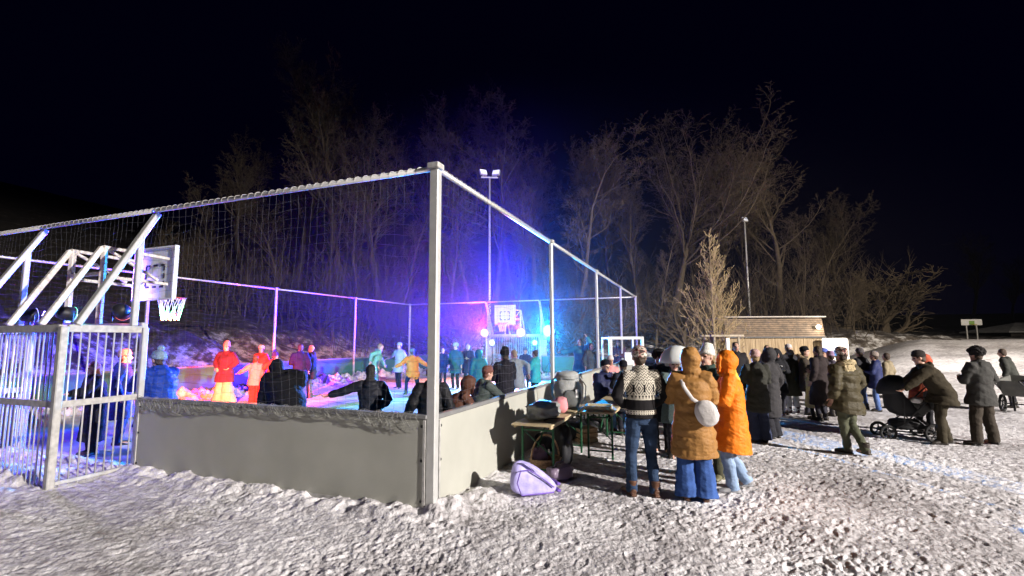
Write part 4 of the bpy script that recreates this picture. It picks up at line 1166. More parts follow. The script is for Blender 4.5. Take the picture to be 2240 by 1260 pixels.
def cloth(col, kind='cloth'):
    key = (tuple(round(c, 3) for c in col), kind)
    if key not in CM:
        nm = {'cloth': 'woven_cloth', 'nylon': 'jacket_nylon', 'knit': 'knitted_wool', 'denim': 'denim', 'fur': 'fur_trim', 'leather': 'boot_leather'}[kind]
        nm = nm+'_%03d' % len(CM)
        if kind == 'nylon': CM[key] = mat(nm, col, rough=.6, var=.14, scale=7, bump=.3, bscale=45, spec=.22)
        elif kind == 'knit': CM[key] = mat(nm, col, rough=.95, var=.25, scale=60, bump=.7, bscale=130, spec=.1)
        elif kind == 'denim': CM[key] = mat(nm, col, rough=.85, var=.28, scale=9, bump=.3, bscale=120, spec=.15)
        elif kind == 'fur': CM[key] = mat(nm, col, rough=.95, var=.4, scale=40, bump=1., bscale=60, spec=.1)
        elif kind == 'leather': CM[key] = mat(nm, col, rough=.5, var=.25, scale=14, bump=.2)
        else: CM[key] = mat(nm, col, rough=.85, var=.15, scale=9, bump=.35, bscale=50, spec=.2)
    return CM[key]

ARMS = {  # wrist target from the shoulder: (outward, forward, up); elbow hint
    'down': ((.10, .03, -.50), (.5, -1, 0)), 'pocket': ((.00, .12, -.40), (1, -.7, 0)), 'front': ((-.10, .26, -.24), (.7, -.4, -.6)),
    'cup': ((-.07, .24, -.14), (.6, -.2, -1)), 'reach': ((.05, .48, -.16), (.3, 0, -1)), 'out': ((.42, .05, -.28), (0, -1, -.3)), 'side': ((.50, .10, -.12), (0, -1, -.2)),
    'phone': ((-.10, .26, .02), (.6, 0, -1)), 'rail': ((.04, .42, -.34), (.6, 0, -.6)), 'back': ((.06, -.28, -.42), (.4, -1, 0)), 'fwd': ((.06, .30, -.40), (.4, -1, -.3)), 'fold': ((-.20, .17, -.26), (1, .1, -.4)), 'up': ((.10, .20, .40), (.8, 0, -.4))}
PID = [0]
def person(label, px, top, Y=None, feet=None, yaw=0., pos=None, hgt=None, lean=0., arms=('down', 'down'), legs=((.0, .0), (.0, .0)), spread=.10, sit=False, crouch=0.,
           coat=(.03, .03, .035), ctype='cloth', hem=.50, bulk=.02, quilt=0., trous=(.03, .03, .04), ttype='cloth', tw=.0, flare=0., boots=(.03, .025, .02),
           hat=None, hatcol=(.2, .2, .2), hattype='knit', hood=False, hoodcol=None, hair='brown', longhair=False, gloves=None, head=0., nod=0., collar=None, group=None, wide=1., coat_mat=None, hat_mat=None, extra=None):
    """a standing, walking or seated figure; local +y is where it faces"""
    PID[0] += 1; seed = PID[0]*7; rnd = random.Random(seed)
    if pos is None:
        g = ground(px, feet) if feet else at_depth(px, 760, Y)
        x, y = g[0], g[1]
    else: x, y = pos[0], pos[1]
    gz = ground_z(x, y)
    dist = y
    sgn = lean
    # figure height from the height of the head in the picture
    ztop = at_depth(px, top, y)[2] - gz if hgt is None else None
    lr = math.radians(lean)
    span = max(abs(legs[0][1]), abs(legs[1][1]), .0)
    hz = .112+math.sqrt(max(.846**2-span**2, .1))*(1-crouch)
    if sit: hz = .53
    stand = hz + .54*math.cos(lr) + .165*math.cos(lr*.5) + .135
    s = (ztop/stand) if hgt is None else hgt/1.75
    s = min(max(s, .55), 1.16)
    hs = 1+max(0, (1.0-s))*.42
    vox = min(max(.00135*dist, .0085), .024)/s
    root = empty('person', (x, y, gz), math.radians(yaw), label, 'person', group)
    root.scale = (s*wide, s*wide, s)
    near = dist < 10.5
    # ---------------- joints
    hip = np.array([0, 0, hz]) + np.array([0, -.12*math.sin(lr), 0])
    up = np.array([0, math.sin(lr), math.cos(lr)]); fw = np.array([0, math.cos(lr), -math.sin(lr)]); sd = np.array([1., 0, 0])
    sh = hip+up*.50; nk = hip+up*.545
    hr = lr*.5-math.radians(nod); hup = np.array([0, math.sin(hr), math.cos(hr)])
    hc = nk+hup*.165*hs**.5+np.array([0, .02, 0])
    HR = Matrix.Rotation(math.radians(head), 4, 'Z') @ Matrix.Rotation(-hr, 4, 'X')
    hm = np.array(HR.to_3x3())
    J = {}
    for i, sx in ((0, -1), (1, 1)):
        h = hip+np.array([sx*.092, 0, -.03]); f = np.array([sx*spread+legs[i][0], legs[i][1], .085])
        if legs[i][1] < -.12: f[2] += .05
        kn, an = ik(h, f, .425, .425, (sx*.15, 1, .2))
        t, hint = ARMS[arms[i]] if isinstance(arms[i], str) else arms[i]
        S = sh+sd*sx*.175
        tg = S+sd*sx*t[0]+fw*t[1]*1.0+(up*.35+np.array([0, 0, .65]))*t[2] if abs(lean) > 12 else S+sd*sx*t[0]+fw*t[1]+up*t[2]
        el, wr = ik(S, tg, .29, .255, np.array([sx*hint[0], hint[1], hint[2]]))
        J[i] = (h, kn, an, S, el, wr)
    T = lambda a, b, f: np.asarray(a)*(1-f)+np.asarray(b)*f
    # ---------------- body: head with face, neck, trunk, arms, legs in one surface
    b = MB()
    b.ball(hc+hm@np.array([0, -.008, .02]), np.array([.076, .096, .106])*hs, 16, 12, HR)
    b.ball(hc+hm@np.array([0, .022, -.05])*hs, np.array([.058, .068, .072])*hs, 14, 10, HR)
    if near:
        b.ball(hc+hm@np.array([0, .098, -.012])*hs, np.array([.013, .020, .024])*hs, 8, 6, HR)
        for sx in (-1, 1): b.ball(hc+hm@np.array([sx*.078, -.01, -.005])*hs, np.array([.012, .022, .032])*hs, 8, 6, HR)
        b.ball(hc+hm@np.array([0, .072, -.10])*hs, np.array([.026, .02, .018])*hs, 8, 6, HR)
        for sx in (-1, 1): b.ball(hc+hm@np.array([sx*.033, .072, .028])*hs, np.array([.026, .018, .008])*hs, 8, 6, HR)
    else: b.ball(hc+hm@np.array([0, .093, -.015])*hs, np.array([.016, .022, .026])*hs, 8, 6, HR)
    b.tube([nk-up*.06, hc-hup*.04], [.058, .052], n=10)
    b.tube([hip-up*.07, hip+up*.05, hip+up*.22, hip+up*.40, hip+up*.49, hip+up*.53], [(.13, .09), (.145, .10), (.125, .09), (.15, .10), (.14, .08), (.05, .05)], n=14, side=sd)
    for i, sx in ((0, -1), (1, 1)):
        h, kn, an, S, el, wr = J[i]
        b.tube([h+(0, 0, .04), T(h, kn, .4), kn, T(kn, an, .35), an+np.array([0, 0, .0])], [.082, .07, .052, .052, .04], n=10)
        b.tube([an+(0, -.04, -.04), an+(0, .06, -.05), an+(0, .15, -.06)], [.036, .036, .026], n=8)
        b.tube([S-sd*sx*.05, S, T(S, el, .5), el, T(el, wr, .4), wr], [.05, .052, .044, .037, .036, .027], n=8)
        d = unit(wr-el); side_ax = unit(np.cross(d, np.array([0, 0, 1.]) if abs(d[2]) < .8 else np.array([1., 0, 0])*1.0))
        if abs(d[2]) >= .8: side_ax = np.array([0, 1., 0])-d*d[1]; side_ax = unit(side_ax)
        pn = np.cross(d, side_ax)*sx
        b.tube([wr-d*.02, wr+d*.035, wr+d*.085], [(.026, .018), (.041, .017), (.037, .013)], n=10, side=side_ax)
        J[i] = J[i]+(d, side_ax, pn)
    me = remesh(b, 'body', vox*.8, 2)
    n0 = len(me.polygons)
    # fingers, each its own bent chain rooted in the palm
    fb = MB()
    for i, sx in ((0, -1), (1, 1)):
        wr, d, sa, pn = J[i][5], J[i][6], J[i][7], J[i][8]
        curl = .5 if arms[i] in ('down', 'out', 'side', 'back') else 1.1
        for q, (o, L) in enumerate(((.030, .068), (.010, .078), (-.010, .072), (-.029, .056))):
            p = wr+d*.075+sa*o; dd = d.copy(); pts = [p]
            for k in range(3):
                dd = unit(dd*math.cos(curl*.45)+pn*math.sin(curl*.45)*(1+.12*q)); pts.append(pts[-1]+dd*L/3*(1.15-.15*k)); 
            fb.tube(pts, [.0105, .0100, .0092, .0072], n=6)
        p = wr+d*.025+sa*.034; q1 = p+unit(sa*.8+d*.6)*.035; q2 = q1+unit(sa*.25+d+pn*.5)*.032
        fb.tube([p, q1, q2], [.0135, .0115, .008], n=6)
    bv = np.empty(len(me.vertices)*3); me.vertices.foreach_get('co', bv); bv = bv.reshape(-1, 3)
    # join remeshed surface with finger chains into one mesh
    allv = [tuple(p) for p in bv]; faces = [tuple(p.vertices) for p in me.polygons]; off = len(allv)
    cen = np.array([bv[list(f)].mean(0) for f in faces])
    mi = np.zeros(len(faces), int)
    loc = (cen-hc) @ hm/hs
    fr = loc[:, 1] > .05
    for sx in (-1, 1): mi[fr & (np.abs(loc[:, 0]-sx*.032) < .017) & (np.abs(loc[:, 2]-.010) < .010)] = 1
    mi[fr & (np.abs(loc[:, 0]) < .026) & (np.abs(loc[:, 2]+.062) < .009)] = 2
    if gloves:
        for i in (0, 1): mi[np.linalg.norm(cen-J[i][5]-J[i][6]*.05, axis=1) < .085] = 3
    faces += [tuple(k+off for k in f) for f in fb.f]; allv += fb.v
    mi = np.concatenate([mi, np.full(len(fb.f), 3 if gloves else 0)])
    bm_ = bpy.data.meshes.new('body'); bm_.from_pydata(allv, [], faces); bm_.polygons.foreach_set('material_index', mi.astype(np.int32)); bm_.update(); bm_.shade_smooth()
    bpy.data.meshes.remove(me)
    def link(name, me, mats, parent=root):
        o = bpy.data.objects.new(name, me); COL.objects.link(o); o.parent = parent
        for m in (mats if isinstance(mats, list) else [mats]): o.data.materials.append(m)
        return o
    link('body', bm_, [SKIN[seed % 2], EYE, LIP, cloth(gloves, 'knit') if gloves else SKIN[0]])
    # ---------------- trousers
    t = MB(); w = tw
    t.tube([hip-up*.10, hip-up*.02, hip+up*.07, hip+up*.10], [(.14+w*.3, .11), (.165+w*.3, .125), (.15, .115), (.13, .10)], n=16, side=sd)
    for i, sx in ((0, -1), (1, 1)):
        h, kn, an = J[i][:3]; dn = unit(an-kn)
        t.tube([h+(0, 0, .03), T(h, kn, .15), T(h, kn, .55), kn, T(kn, an, .4), T(kn, an, .8), an+dn*.045], [.10+w*.4, .103+w*.6, .085+w*.8, .069+w+flare*.15, .066+w+flare*.5, .062+w+flare, .063+w+flare*1.25], n=12)
    link('trousers', remesh(t, 'trousers', vox, 4, fold_cloth(.011 if near else .007, seed+2), seed), cloth(trous, ttype))
    # ---------------- boots
    for i, sx in ((0, -1), (1, 1)):
        an = J[i][2]; k = MB(); yw = .06*sx
        k.tube([an+(0, -.075, -.035), an+(0, -.045, -.03), an+(yw*.3, .04, -.035), an+(yw*.8, .13, -.050), an+(yw, .185, -.055)], [(.034, .032), (.047, .045), (.05, .043), (.05, .032), (.03, .022)], n=12, side=sd)
        k.tube([an+(0, -.01, -.04), an+(0, -.015, .03), an+(0, -.02, .10)], [.052, .05, .056], n=12)
        k.tube([an+(0, -.09, -.072), an+(0, .05, -.074), an+(yw, .195, -.074)], [(.038, .014), (.05, .014), (.036, .014)], n=10, side=sd)
        link('boot', remesh(k, 'boot', vox*.8, 3), cloth(boots, 'leather'))
    # ---------------- coat or jacket
    c = MB(); B = bulk
    hemz = hem*1.0
    pts, rad = [], []
    hx = .175+B
    if not sit:
        drop = hz-.02-hemz
        if drop > .05:
            for f in (1., .66, .33):
                pts.append(hip+np.array([0, .03*f*math.sin(lr)+(J[0][1][1]+J[1][1][1])*.5*f*.6, -drop*f])); rad.append((hx+.035*f+.02, .135+B+.035*f+span*.38*f))
    pts += [hip-up*.02, hip+up*.10, hip+up*.22, hip+up*.36, hip+up*.455, hip+up*.515, hip+up*.575]
    rad += [(hx+.012, .135+B), (.165+B, .125+B), (.165+B, .125+B), (.188+B, .135+B), (.165+B*.8, .112+B*.7), (.10, .088), (.078+B*.3, .078+B*.3)]
    if sit:
        pts = [hip-up*.06]+pts; rad = [(hx+.03, .17+B)]+rad
    c.tube(pts, rad, n=20, side=sd)
    if sit:
        for i in (0, 1): c.tube([hip+(J[i][0]-hip)*.8, T(J[i][0], J[i][1], .85)+(0, 0, .02)], [.12+B*.5, .11+B*.5], n=12)
    for i, sx in ((0, -1), (1, 1)):
        S, el, wr = J[i][3:6]; d = J[i][6]
        c.tube([S-sd*sx*.08-up*.02, S-up*.01, T(S, el, .35), T(S, el, .8), el, T(el, wr, .25), T(el, wr, .8), wr+d*.005], [.07+B*.5, .078+B*.6, .072+B*.6, .062+B*.5, .06+B*.5, .06+B*.5, .052+B*.35, .045+B*.2], n=12)
    if hood:
        hcen = hc+hm@np.array([0, -.032, .012])*hs
        c.ball(hcen, np.array([.124, .130, .156])*hs, 18, 12, HR)
        c.tube([nk-up*.03, nk+hup*.05, hc+hm@np.array([0, -.045, -.03])], [(.115, .10), (.105, .10), (.10, .09)], n=14, side=sd)
        ring = [hc+hm@(np.array([.094*math.cos(a), .066-.02*math.sin(a), -.005+.128*math.sin(a)])*hs) for a in np.linspace(0, 2*math.pi, 21)]
        c.tube(ring, .021, n=7, cap=False)
    else:
        ring = [nk+up*.035+np.array([.075*math.cos(a), .07*math.sin(a)-.005, .015*math.sin(a)*-1]) for a in np.linspace(0, 2*math.pi, 17)]
        c.tube(ring, .026+B*.2, n=7, cap=False)
        if collar is None and ctype != 'knit': c.ball(nk-fw*.095-up*.04, (.12, .055, .085), 12, 8)     # hood lying on the back
    co_ = link('jacket', remesh(c, 'jacket', vox, 3, fold_cloth((.014 if near else .009) if ctype != 'knit' else .005, seed, quilt, .15), seed), coat_mat or cloth(coat, ctype))
    if near and ctype != 'knit' and not sit:
        z = MB(); p = []
        for f in np.linspace(0, 1, 9):
            q = hip+up*(-.02+.5*f); p.append(q+fw*(.137+B+.008-.03*max(0, f-.75)/.25))
        z.tube(p, .006, n=5); z.build('zip', mat('zip_dark', (.02, .02, .02)), co_)
    if collar is not None:
        f = MB(); q = [nk-up*.01-fw*.03+np.array([.125*math.cos(a), .105*math.sin(a)-.02, .03-.05*math.sin(a)]) for a in np.linspace(0, 2*math.pi, 21)]
        f.tube(q, .046, n=8, cap=False); f.ball(nk-fw*.11-up*.05, (.12, .06, .10), 12, 8)
        link('fur_collar', remesh(f, 'fur_collar', vox*.9, 1, lambda p: .014*noise3(p*34, seed)), cloth(collar, 'fur'))
    # ---------------- hair, hat
    if not hood or longhair:
        if hair:
            h = MB()
            h.ball(hc+hm@np.array([0, -.022, .034])*hs, np.array([.086, .098, .102])*hs, 14, 10, HR)
            if longhair: h.tube([hc+hm@np.array([0, -.07, .02]), hc+hm@np.array([0, -.085, -.10]), nk-fw*.075-up*.08, nk-fw*.085-up*.17], [(.075, .04), (.082, .042), (.085, .035), (.05, .02)], n=12, side=sd)
            else: h.ball(hc+hm@np.array([0, -.045, -.035])*hs, np.array([.070, .058, .062])*hs, 12, 8, HR)
            hm_ = remesh(h, 'hair', vox*.9, 2, lambda p: .007*noise3(p*28, seed))
            link('hair', hm_, HAIRS[hair])
    if hat and not hood:
        R = HR @ Matrix.Rotation(math.radians(13), 4, 'X')
        base = hc+hm@np.array([0, -.012, .036])*hs
        hmat = hat_mat or cloth(hatcol, hattype)
        m = MB()
        if hat in ('beanie', 'bobble', 'tall'):
            th = {'beanie': .118, 'bobble': .125, 'tall': .165}[hat]
            prof = [(.089, -.012), (.1005, -.006), (.104, .012), (.1005, .036), (.094, .040), (.096, .06), (.086, .088), (.062, .108*th/.118), (.03, th), (.004, th+.004)]
            m.lathe(base, [(a*hs, z*hs) for a, z in prof], n=20, R=R @ Matrix.Diagonal((.93, 1.10, 1, 1)))
            ho = m.build('knitted_hat', hmat, root, smooth=True)
            if hat == 'bobble':
                q = MB(); q.ball((0, 0, 0), 1., 12, 9); p = np.array(q.v); p = p*(1+.16*noise3(p*5, seed))[:, None]*.048
                q.v = [tuple(a) for a in p+base+np.array(R.to_3x3())@np.array([0, 0, (th+.03)*hs])]; q.build('bobble', hmat, ho, smooth=True)
        elif hat == 'helmet':
            m.lathe(base, [(.10*hs, -.02), (.118*hs, 0), (.120*hs, .05), (.10*hs, .10), (.06*hs, .128), (.005, .137)], n=20, R=R @ Matrix.Diagonal((.92, 1.12, 1, 1)))
            m.build('helmet', hmat, root, smooth=True)
        elif hat == 'cap':
            m.lathe(base, [(.093*hs, -.008), (.098*hs, .01), (.094*hs, .06), (.065*hs, .092), (.005, .10)], n=18, R=R @ Matrix.Diagonal((.93, 1.10, 1, 1)))
            m.ball(base+hm@np.array([0, .12, 0])*hs, np.array([.075, .07, .008])*hs, 12, 6, HR)
            m.build('cap', hmat, root, smooth=True)
        elif hat == 'fur':
            q = MB(); q.ball(base+hm@np.array([0, -.01, .03]), np.array([.125, .135, .105])*hs, 14, 10, HR)
            link('fur_hat', remesh(q, 'fur_hat', vox*.8, 1, lambda p: .022*noise3(p*26, seed)), hmat)
    root['_h'] = float(s)
    del root['_h']
    if extra: extra(root, dict(hip=hip, up=up, fw=fw, sd=sd, sh=sh, nk=nk, hc=hc, J=J, B=B))
    return root

# ------------------------------------------------------------------ patterned knitwear
def nordic():
    m = bpy.data.materials.new('nordic_knit'); m.use_nodes = True
    nt, N, Lk, b = nodes_of(m); b.inputs['Roughness'].default_value = .95; b.inputs['Specular IOR Level'].default_value = .1
    tc = N.new('ShaderNodeTexCoord'); sp = N.new('ShaderNodeSeparateXYZ'); Lk.new(tc.outputs['Object'], sp.inputs[0])
    def M(op, a, b_=None, c=None):
        n = N.new('ShaderNodeMath'); n.operation = op
        for i, v in enumerate((a, b_, c)):
            if v is None: continue
            if isinstance(v, (int, float)): n.inputs[i].default_value = v
            else: Lk.new(v, n.inputs[i])
        return n.outputs[0]
    x, z = sp.outputs['X'], sp.outputs['Z']
    def tri(v, per): return M('ABSOLUTE', M('SUBTRACT', M('FRACT', M('DIVIDE', v, per)), .5))
    def between(lo, hi_): return M('MULTIPLY', M('GREATER_THAN', z, lo), M('LESS_THAN', z, hi_))
    def lt(v, t): return M('LESS_THAN', v, t)
    big = M('ADD', tri(x, .125), M('MULTIPLY', M('ABSOLUTE', M('SUBTRACT', z, 1.30)), 5.2))       # row of large diamonds
    rings = lt(M('ABSOLUTE', M('SUBTRACT', M('FRACT', M('MULTIPLY', big, 4.2)), .5)), .17)
    cross = M('MULTIPLY', lt(tri(M('ADD', x, .0625), .125), .10), lt(M('ABSOLUTE', M('SUBTRACT', z, 1.30)), .045))
    z2 = M('MULTIPLY', between(1.225, 1.375), M('MAXIMUM', rings, cross))
    zig = M('ABSOLUTE', M('SUBTRACT', M('FRACT', M('ADD', M('DIVIDE', z, .034), M('MULTIPLY', tri(x, .050), 1.6))), .5))
    z3 = M('MULTIPLY', M('GREATER_THAN', z, 1.385), lt(zig, .16))
    z1 = M('MULTIPLY', between(1.16, 1.215), lt(M('ADD', tri(x, .04), M('MULTIPLY', M('SUBTRACT', 1.215, z), 7.)), .32))
    dots = lt(M('ADD', tri(x, .028), tri(z, .028)), .30)
    yoke_dark = M('MAXIMUM', z1, M('MAXIMUM', z2, z3))
    band1 = M('MULTIPLY', M('GREATER_THAN', z, .985), M('LESS_THAN', z, 1.035))
    arms_x = M('LESS_THAN', M('ABSOLUTE', x), .235)
    yk = M('MULTIPLY', M('GREATER_THAN', z, 1.16), arms_x)
    light = M('MAXIMUM', M('MULTIPLY', yk, M('SUBTRACT', 1., yoke_dark)), M('MULTIPLY', M('MULTIPLY', band1, M('SUBTRACT', 1., dots)), arms_x))
    mx = N.new('ShaderNodeMixRGB'); mx.inputs['Color1'].default_value = (.018, .017, .018, 1); mx.inputs['Color2'].default_value = (.50, .46, .38, 1)
    Lk.new(light, mx.inputs['Fac']); Lk.new(mx.outputs['Color'], b.inputs['Base Color'])
    w = N.new('ShaderNodeTexWave'); w.bands_direction = 'Z'; w.inputs['Scale'].default_value = 26; w.inputs['Distortion'].default_value = 1.5
    bp = N.new('ShaderNodeBump'); bp.inputs['Strength'].default_value = .5; bp.inputs['Distance'].default_value = .006
    Lk.new(tc.outputs['Object'], w.inputs['Vector']); Lk.new(w.outputs['Fac'], bp.inputs['Height']); Lk.new(bp.outputs['Normal'], b.inputs['Normal'])
    return m
def patterned_hat():
    m = bpy.data.materials.new('patterned_hat_knit'); m.use_nodes = True
    nt, N, Lk, b = nodes_of(m); b.inputs['Roughness'].default_value = .95
    tc = N.new('ShaderNodeTexCoord'); v = N.new('ShaderNodeTexNoise'); v.inputs['Scale'].default_value = 15; v.inputs['Detail'].default_value = 1
    Lk.new(tc.outputs['Object'], v.inputs['Vector'])
    r = N.new('ShaderNodeValToRGB'); r.color_ramp.interpolation = 'CONSTANT'; e = r.color_ramp.elements
    e[0].color = (.05, .035, .03, 1); e[1].position = .60; e[1].color = (.60, .52, .45, 1)
    for p, c in ((.42, (.35, .13, .11)), (.48, (.55, .47, .40)), (.54, (.10, .09, .06))): k = e.new(p); k.color = (*c, 1)
    Lk.new(v.outputs['Fac'], r.inputs['Fac']); Lk.new(r.outputs['Color'], b.inputs['Base Color'])
    return m

def shoulder_bag(root, k):
    c = cloth((.55, .52, .50), 'nylon')
    hip, up, fw, sd, nk, B = k['hip'], k['up'], k['fw'], k['sd'], k['nk'], k['B']
    p0 = hip-fw*(.175+B)+sd*.13+up*.10
    o = cloth_blob('shoulder_bag', c, root, p0, (.13, .07, .15), 51, amp=.10, R=Matrix.Rotation(-.35, 4, 'Y'))
    s = [p0+up*.10-sd*.06-fw*.0, hip-fw*(.155+B)+up*.26-sd*.02, hip-fw*(.15+B)+up*.40-sd*.11, nk-sd*.13-up*.03-fw*.05, nk-sd*.12+fw*.10-up*.08]
    MB().tube(s, [(.022, .006)]*5, n=6, side=sd).build('bag_strap', c, o, smooth=True)
def cup_in_hand(i, col=(.75, .73, .7), r=.036):
    def f(root, k):
        wr, d, sa, pn = k['J'][i][5:9]
        c = wr+d*.075+pn*.035
        MB().lathe(c, [(r*.75, -.05), (r, .05), (r*.9, .05), (r*.7, -.04)], n=12).build('paper_cup', cloth(col), root)
    return f
def jacket_stripe(root, k):
    S, el = k['J'][0][3:5]; c = S*.65+el*.35; d = unit(el-S)
    MB().tube([c-d*.012, c+d*.012], .088, n=14, cap=False).build('sleeve_stripe', WHITE, root)

GO, GI = 'people standing on the snow outside the court', 'people skating inside the lit court'
OL = (.085, .08, .045); NV = (.018, .022, .065); BK = (.014, .014, .017); JN = (.07, .12, .26); JL = (.26, .36, .52); DG = (.06, .062, .06)
# ---- the three in front
person('person in a black and cream patterned wool sweater, jeans and patterned hat, back turned', 1405, 762, feet=1086, yaw=4, arms=('pocket', 'pocket'), legs=((-.02, .03), (.02, -.02)), spread=.115,
       coat=(.02, .02, .02), ctype='knit', coat_mat=nordic(), hem=.91, bulk=.016, trous=(.03, .052, .10), ttype='denim', tw=.006, boots=(.10, .045, .025), hat='beanie', hat_mat=patterned_hat(), hair='brown', group=GO, head=-6)
person('person in a mustard quilted coat with hood up, blue jeans and a pale shoulder bag', 1520, 768, feet=1096, yaw=-14, arms=('front', 'front'), spread=.105, coat=(.31, .155, .045), ctype='nylon', hem=.50, bulk=.045, quilt=.010, hood=True,
       trous=(.045, .10, .30), ttype='denim', tw=.02, flare=.055, boots=(.10, .05, .03), hair='brown', group=GO, extra=shoulder_bag)
person('person in a bright orange parka with hood up and pale jeans, facing left', 1606, 775, feet=1078, yaw=72, lean=4, arms=('front', 'front'), legs=((0, .04), (0, -.14)), spread=.09, coat=(.78, .20, .012), ctype='nylon', hem=.50, bulk=.05, hood=True,
       trous=JL, ttype='denim', tw=.015, boots=(.30, .30, .31), gloves=(.17, .18, .16), hair='brown', group=GO)
person('person in a white hat and dark green jacket between mustard coat and orange parka', 1557, 764, feet=1050, yaw=118, arms=('front', 'down'), coat=(.035, .06, .05), hem=.62, bulk=.03, trous=(.05, .05, .03), boots=(.14, .13, .07), hat='tall', hatcol=(.72, .70, .62), hair='fair', group=GO, longhair=True)
person('person in a yellow jacket mostly hidden behind the orange parka', 1577, 778, Y=8.6, yaw=160, coat=(.62, .42, .06), ctype='nylon', hem=.7, trous=BK, hat='beanie', hatcol=(.45, .34, .12), group=GO)
person('person in charcoal parka, pale pinkish hat and wide navy trousers, right of the orange parka', 1660, 771, feet=971, yaw=-4, arms=('front', 'front'), coat=(.032, .032, .026), hem=.58, bulk=.03, trous=(.028, .035, .07), tw=.03, flare=.035, hat='beanie', hatcol=(.50, .33, .30), hair='fair', group=GO)
person('person in a long grey coat and grey hood, half hidden behind the charcoal parka', 1690, 768, feet=963, yaw=32, coat=(.04, .038, .04), hem=.42, bulk=.03, hood=True, trous=(.02, .02, .025), tw=.03, flare=.02, group=GO)
# ---- left cluster by the boards
person('person in a big navy coat seated on the bench, drinking from a white cup', 1322, 790, Y=10.4, yaw=205, sit=True, legs=((0, .42), (0, .36)), arms=('phone', 'fold'), coat=NV, ctype='nylon', hem=.4, bulk=.09, trous=(.10, .20, .36), ttype='denim', boots=(.20, .05, .04), hat='beanie', hatcol=(.012, .012, .02), group=GO, extra=cup_in_hand(0))
person('person in a pink scarf and white mask behind the seated navy coat', 1333, 782, Y=11.4, yaw=190, coat=(.60, .27, .27), hem=.7, trous=BK, hat='beanie', hatcol=(.66, .60, .58), group=GO)
person('person with a round dark hat seen from behind, beside the seated navy coat', 1361, 793, Y=9.6, yaw=10, coat=(.02, .022, .03), hem=.6, bulk=.05, trous=(.012, .012, .02), hat='beanie', hatcol=(.014, .014, .02), group=GO, arms=('front', 'front'))
person('person with curly black hair in a black coat right behind the patterned sweater', 1440, 770, Y=8.3, yaw=150, coat=BK, hem=.52, bulk=.04, trous=BK, hair='black', hat='fur', hatcol=(.015, .014, .014), hattype='fur', group=GO, arms=('front', 'front'))
def umbrella(root, k):
    pass
person('person in a grey green fleece under the small white umbrella', 1472, 785, Y=7.9, yaw=170, coat=(.12, .16, .15), ctype='knit', hem=.6, bulk=.05, trous=(.03, .03, .04), hair='brown', longhair=True, group=GO, arms=('front', 'cup'))
p = at_depth(1478, 780, 7.9)
um = empty('umbrella', (p[0]+.03, p[1]+.02, 1.30), 0, 'small white domed umbrella over the crowd, right of the patterned hat', 'umbrella')
zt_ = at_depth(1478, 759, 7.9)[2]-1.30
m = MB(); n = 32; vs = []; rows = 9; RU = .30
for i in range(rows):
    a = math.pi/2*(i/(rows-1))*.94+.02
    for j in range(n):
        t = 2*math.pi*j/n; sc_ = 1-.04*abs(math.sin(4*t))*math.sin(a)**2
        vs.append((RU*math.sin(a)*math.cos(t)*sc_, RU*math.sin(a)*math.sin(t)*sc_, zt_-.30+.30*math.cos(a)))
m.add(vs, [(i*n+j, i*n+(j+1) % n, (i+1)*n+(j+1) % n, (i+1)*n+j) for i in range(rows-1) for j in range(n)])
cp_ = m.build('canopy', mat('white_nylon', (.74, .76, .74), rough=.6, var=.05), um, smooth=True); sm = cp_.modifiers.new('t', 'SOLIDIFY'); sm.thickness = .004
MB().tube([(0, 0, -.25), (0, 0, zt_+.03)], .008, n=6).build('shaft', DARK, um)
# ---- the row in front of the kiosk
person('person with dark hair facing us at the left end of the kiosk', 1608, 752, Y=12.6, yaw=172, coat=(.02, .018, .02), hem=.6, bulk=.04, hair='black', longhair=True, group=GO)
person('person with short dark hair under the left part of the kiosk wall', 1676, 760, Y=14.2, yaw=170, coat=(.20, .21, .22), hem=.6, hair='brown', group=GO)
person('person in a black hooded coat with pale gloves facing us, middle of the row', 1696, 769, Y=12.3, yaw=178, coat=BK, hem=.55, bulk=.03, hood=True, gloves=(.6, .58, .56), arms=('front', 'cup'), group=GO)
person('person in a white cap with a dark band in front of the kiosk', 1723, 759, Y=13.6, yaw=175, coat=(.03, .03, .035), hem=.6, hat='beanie', hatcol=(.60, .55, .53), group=GO)
person('person in olive parka, grey hat and pale jeans, back turned, near the kiosk', 1735, 772, feet=908, yaw=-8, coat=(.055, .055, .038), hem=.48, bulk=.035, trous=(.50, .54, .60), ttype='denim', tw=.01, hat='beanie', hatcol=(.34, .31, .29), boots=(.05, .02, .03), arms=('pocket', 'front'), group=GO)
person('person in a black hat and tan scarf looking right, beside the olive parka', 1757, 764, Y=12.2, yaw=-128, coat=(.05, .04, .03), hem=.6, bulk=.03, hat='beanie', hatcol=BK, collar=(.30, .22, .14), hair='black', group=GO, arms=('front', 'cup'))
person('child in a pale yellow coat standing under the tan scarf', 1768, 806, Y=11.6, yaw=60, coat=(.62, .52, .24), ctype='nylon', hem=.36, bulk=.05, trous=BK, hat='beanie', hatcol=(.10, .08, .06), group=GO)
person('person with dark brown hair in a long dark coat, left of the blue hat', 1787, 762, Y=11.3, yaw=24, coat=(.03, .022, .022), hem=.36, bulk=.04, hair='brown', longhair=True, group=GO)
person('person in a blue and white hat behind the walking olive puffer', 1801, 769, Y=12.4, yaw=110, coat=(.035, .03, .045), hem=.6, hat='beanie', hatcol=(.12, .16, .50), group=GO)
person('person in a mauve hat just left of the walking olive puffer', 1815, 775, Y=11.9, yaw=20, coat=(.06, .05, .07), hem=.55, hat='beanie', hatcol=(.45, .30, .46), group=GO)
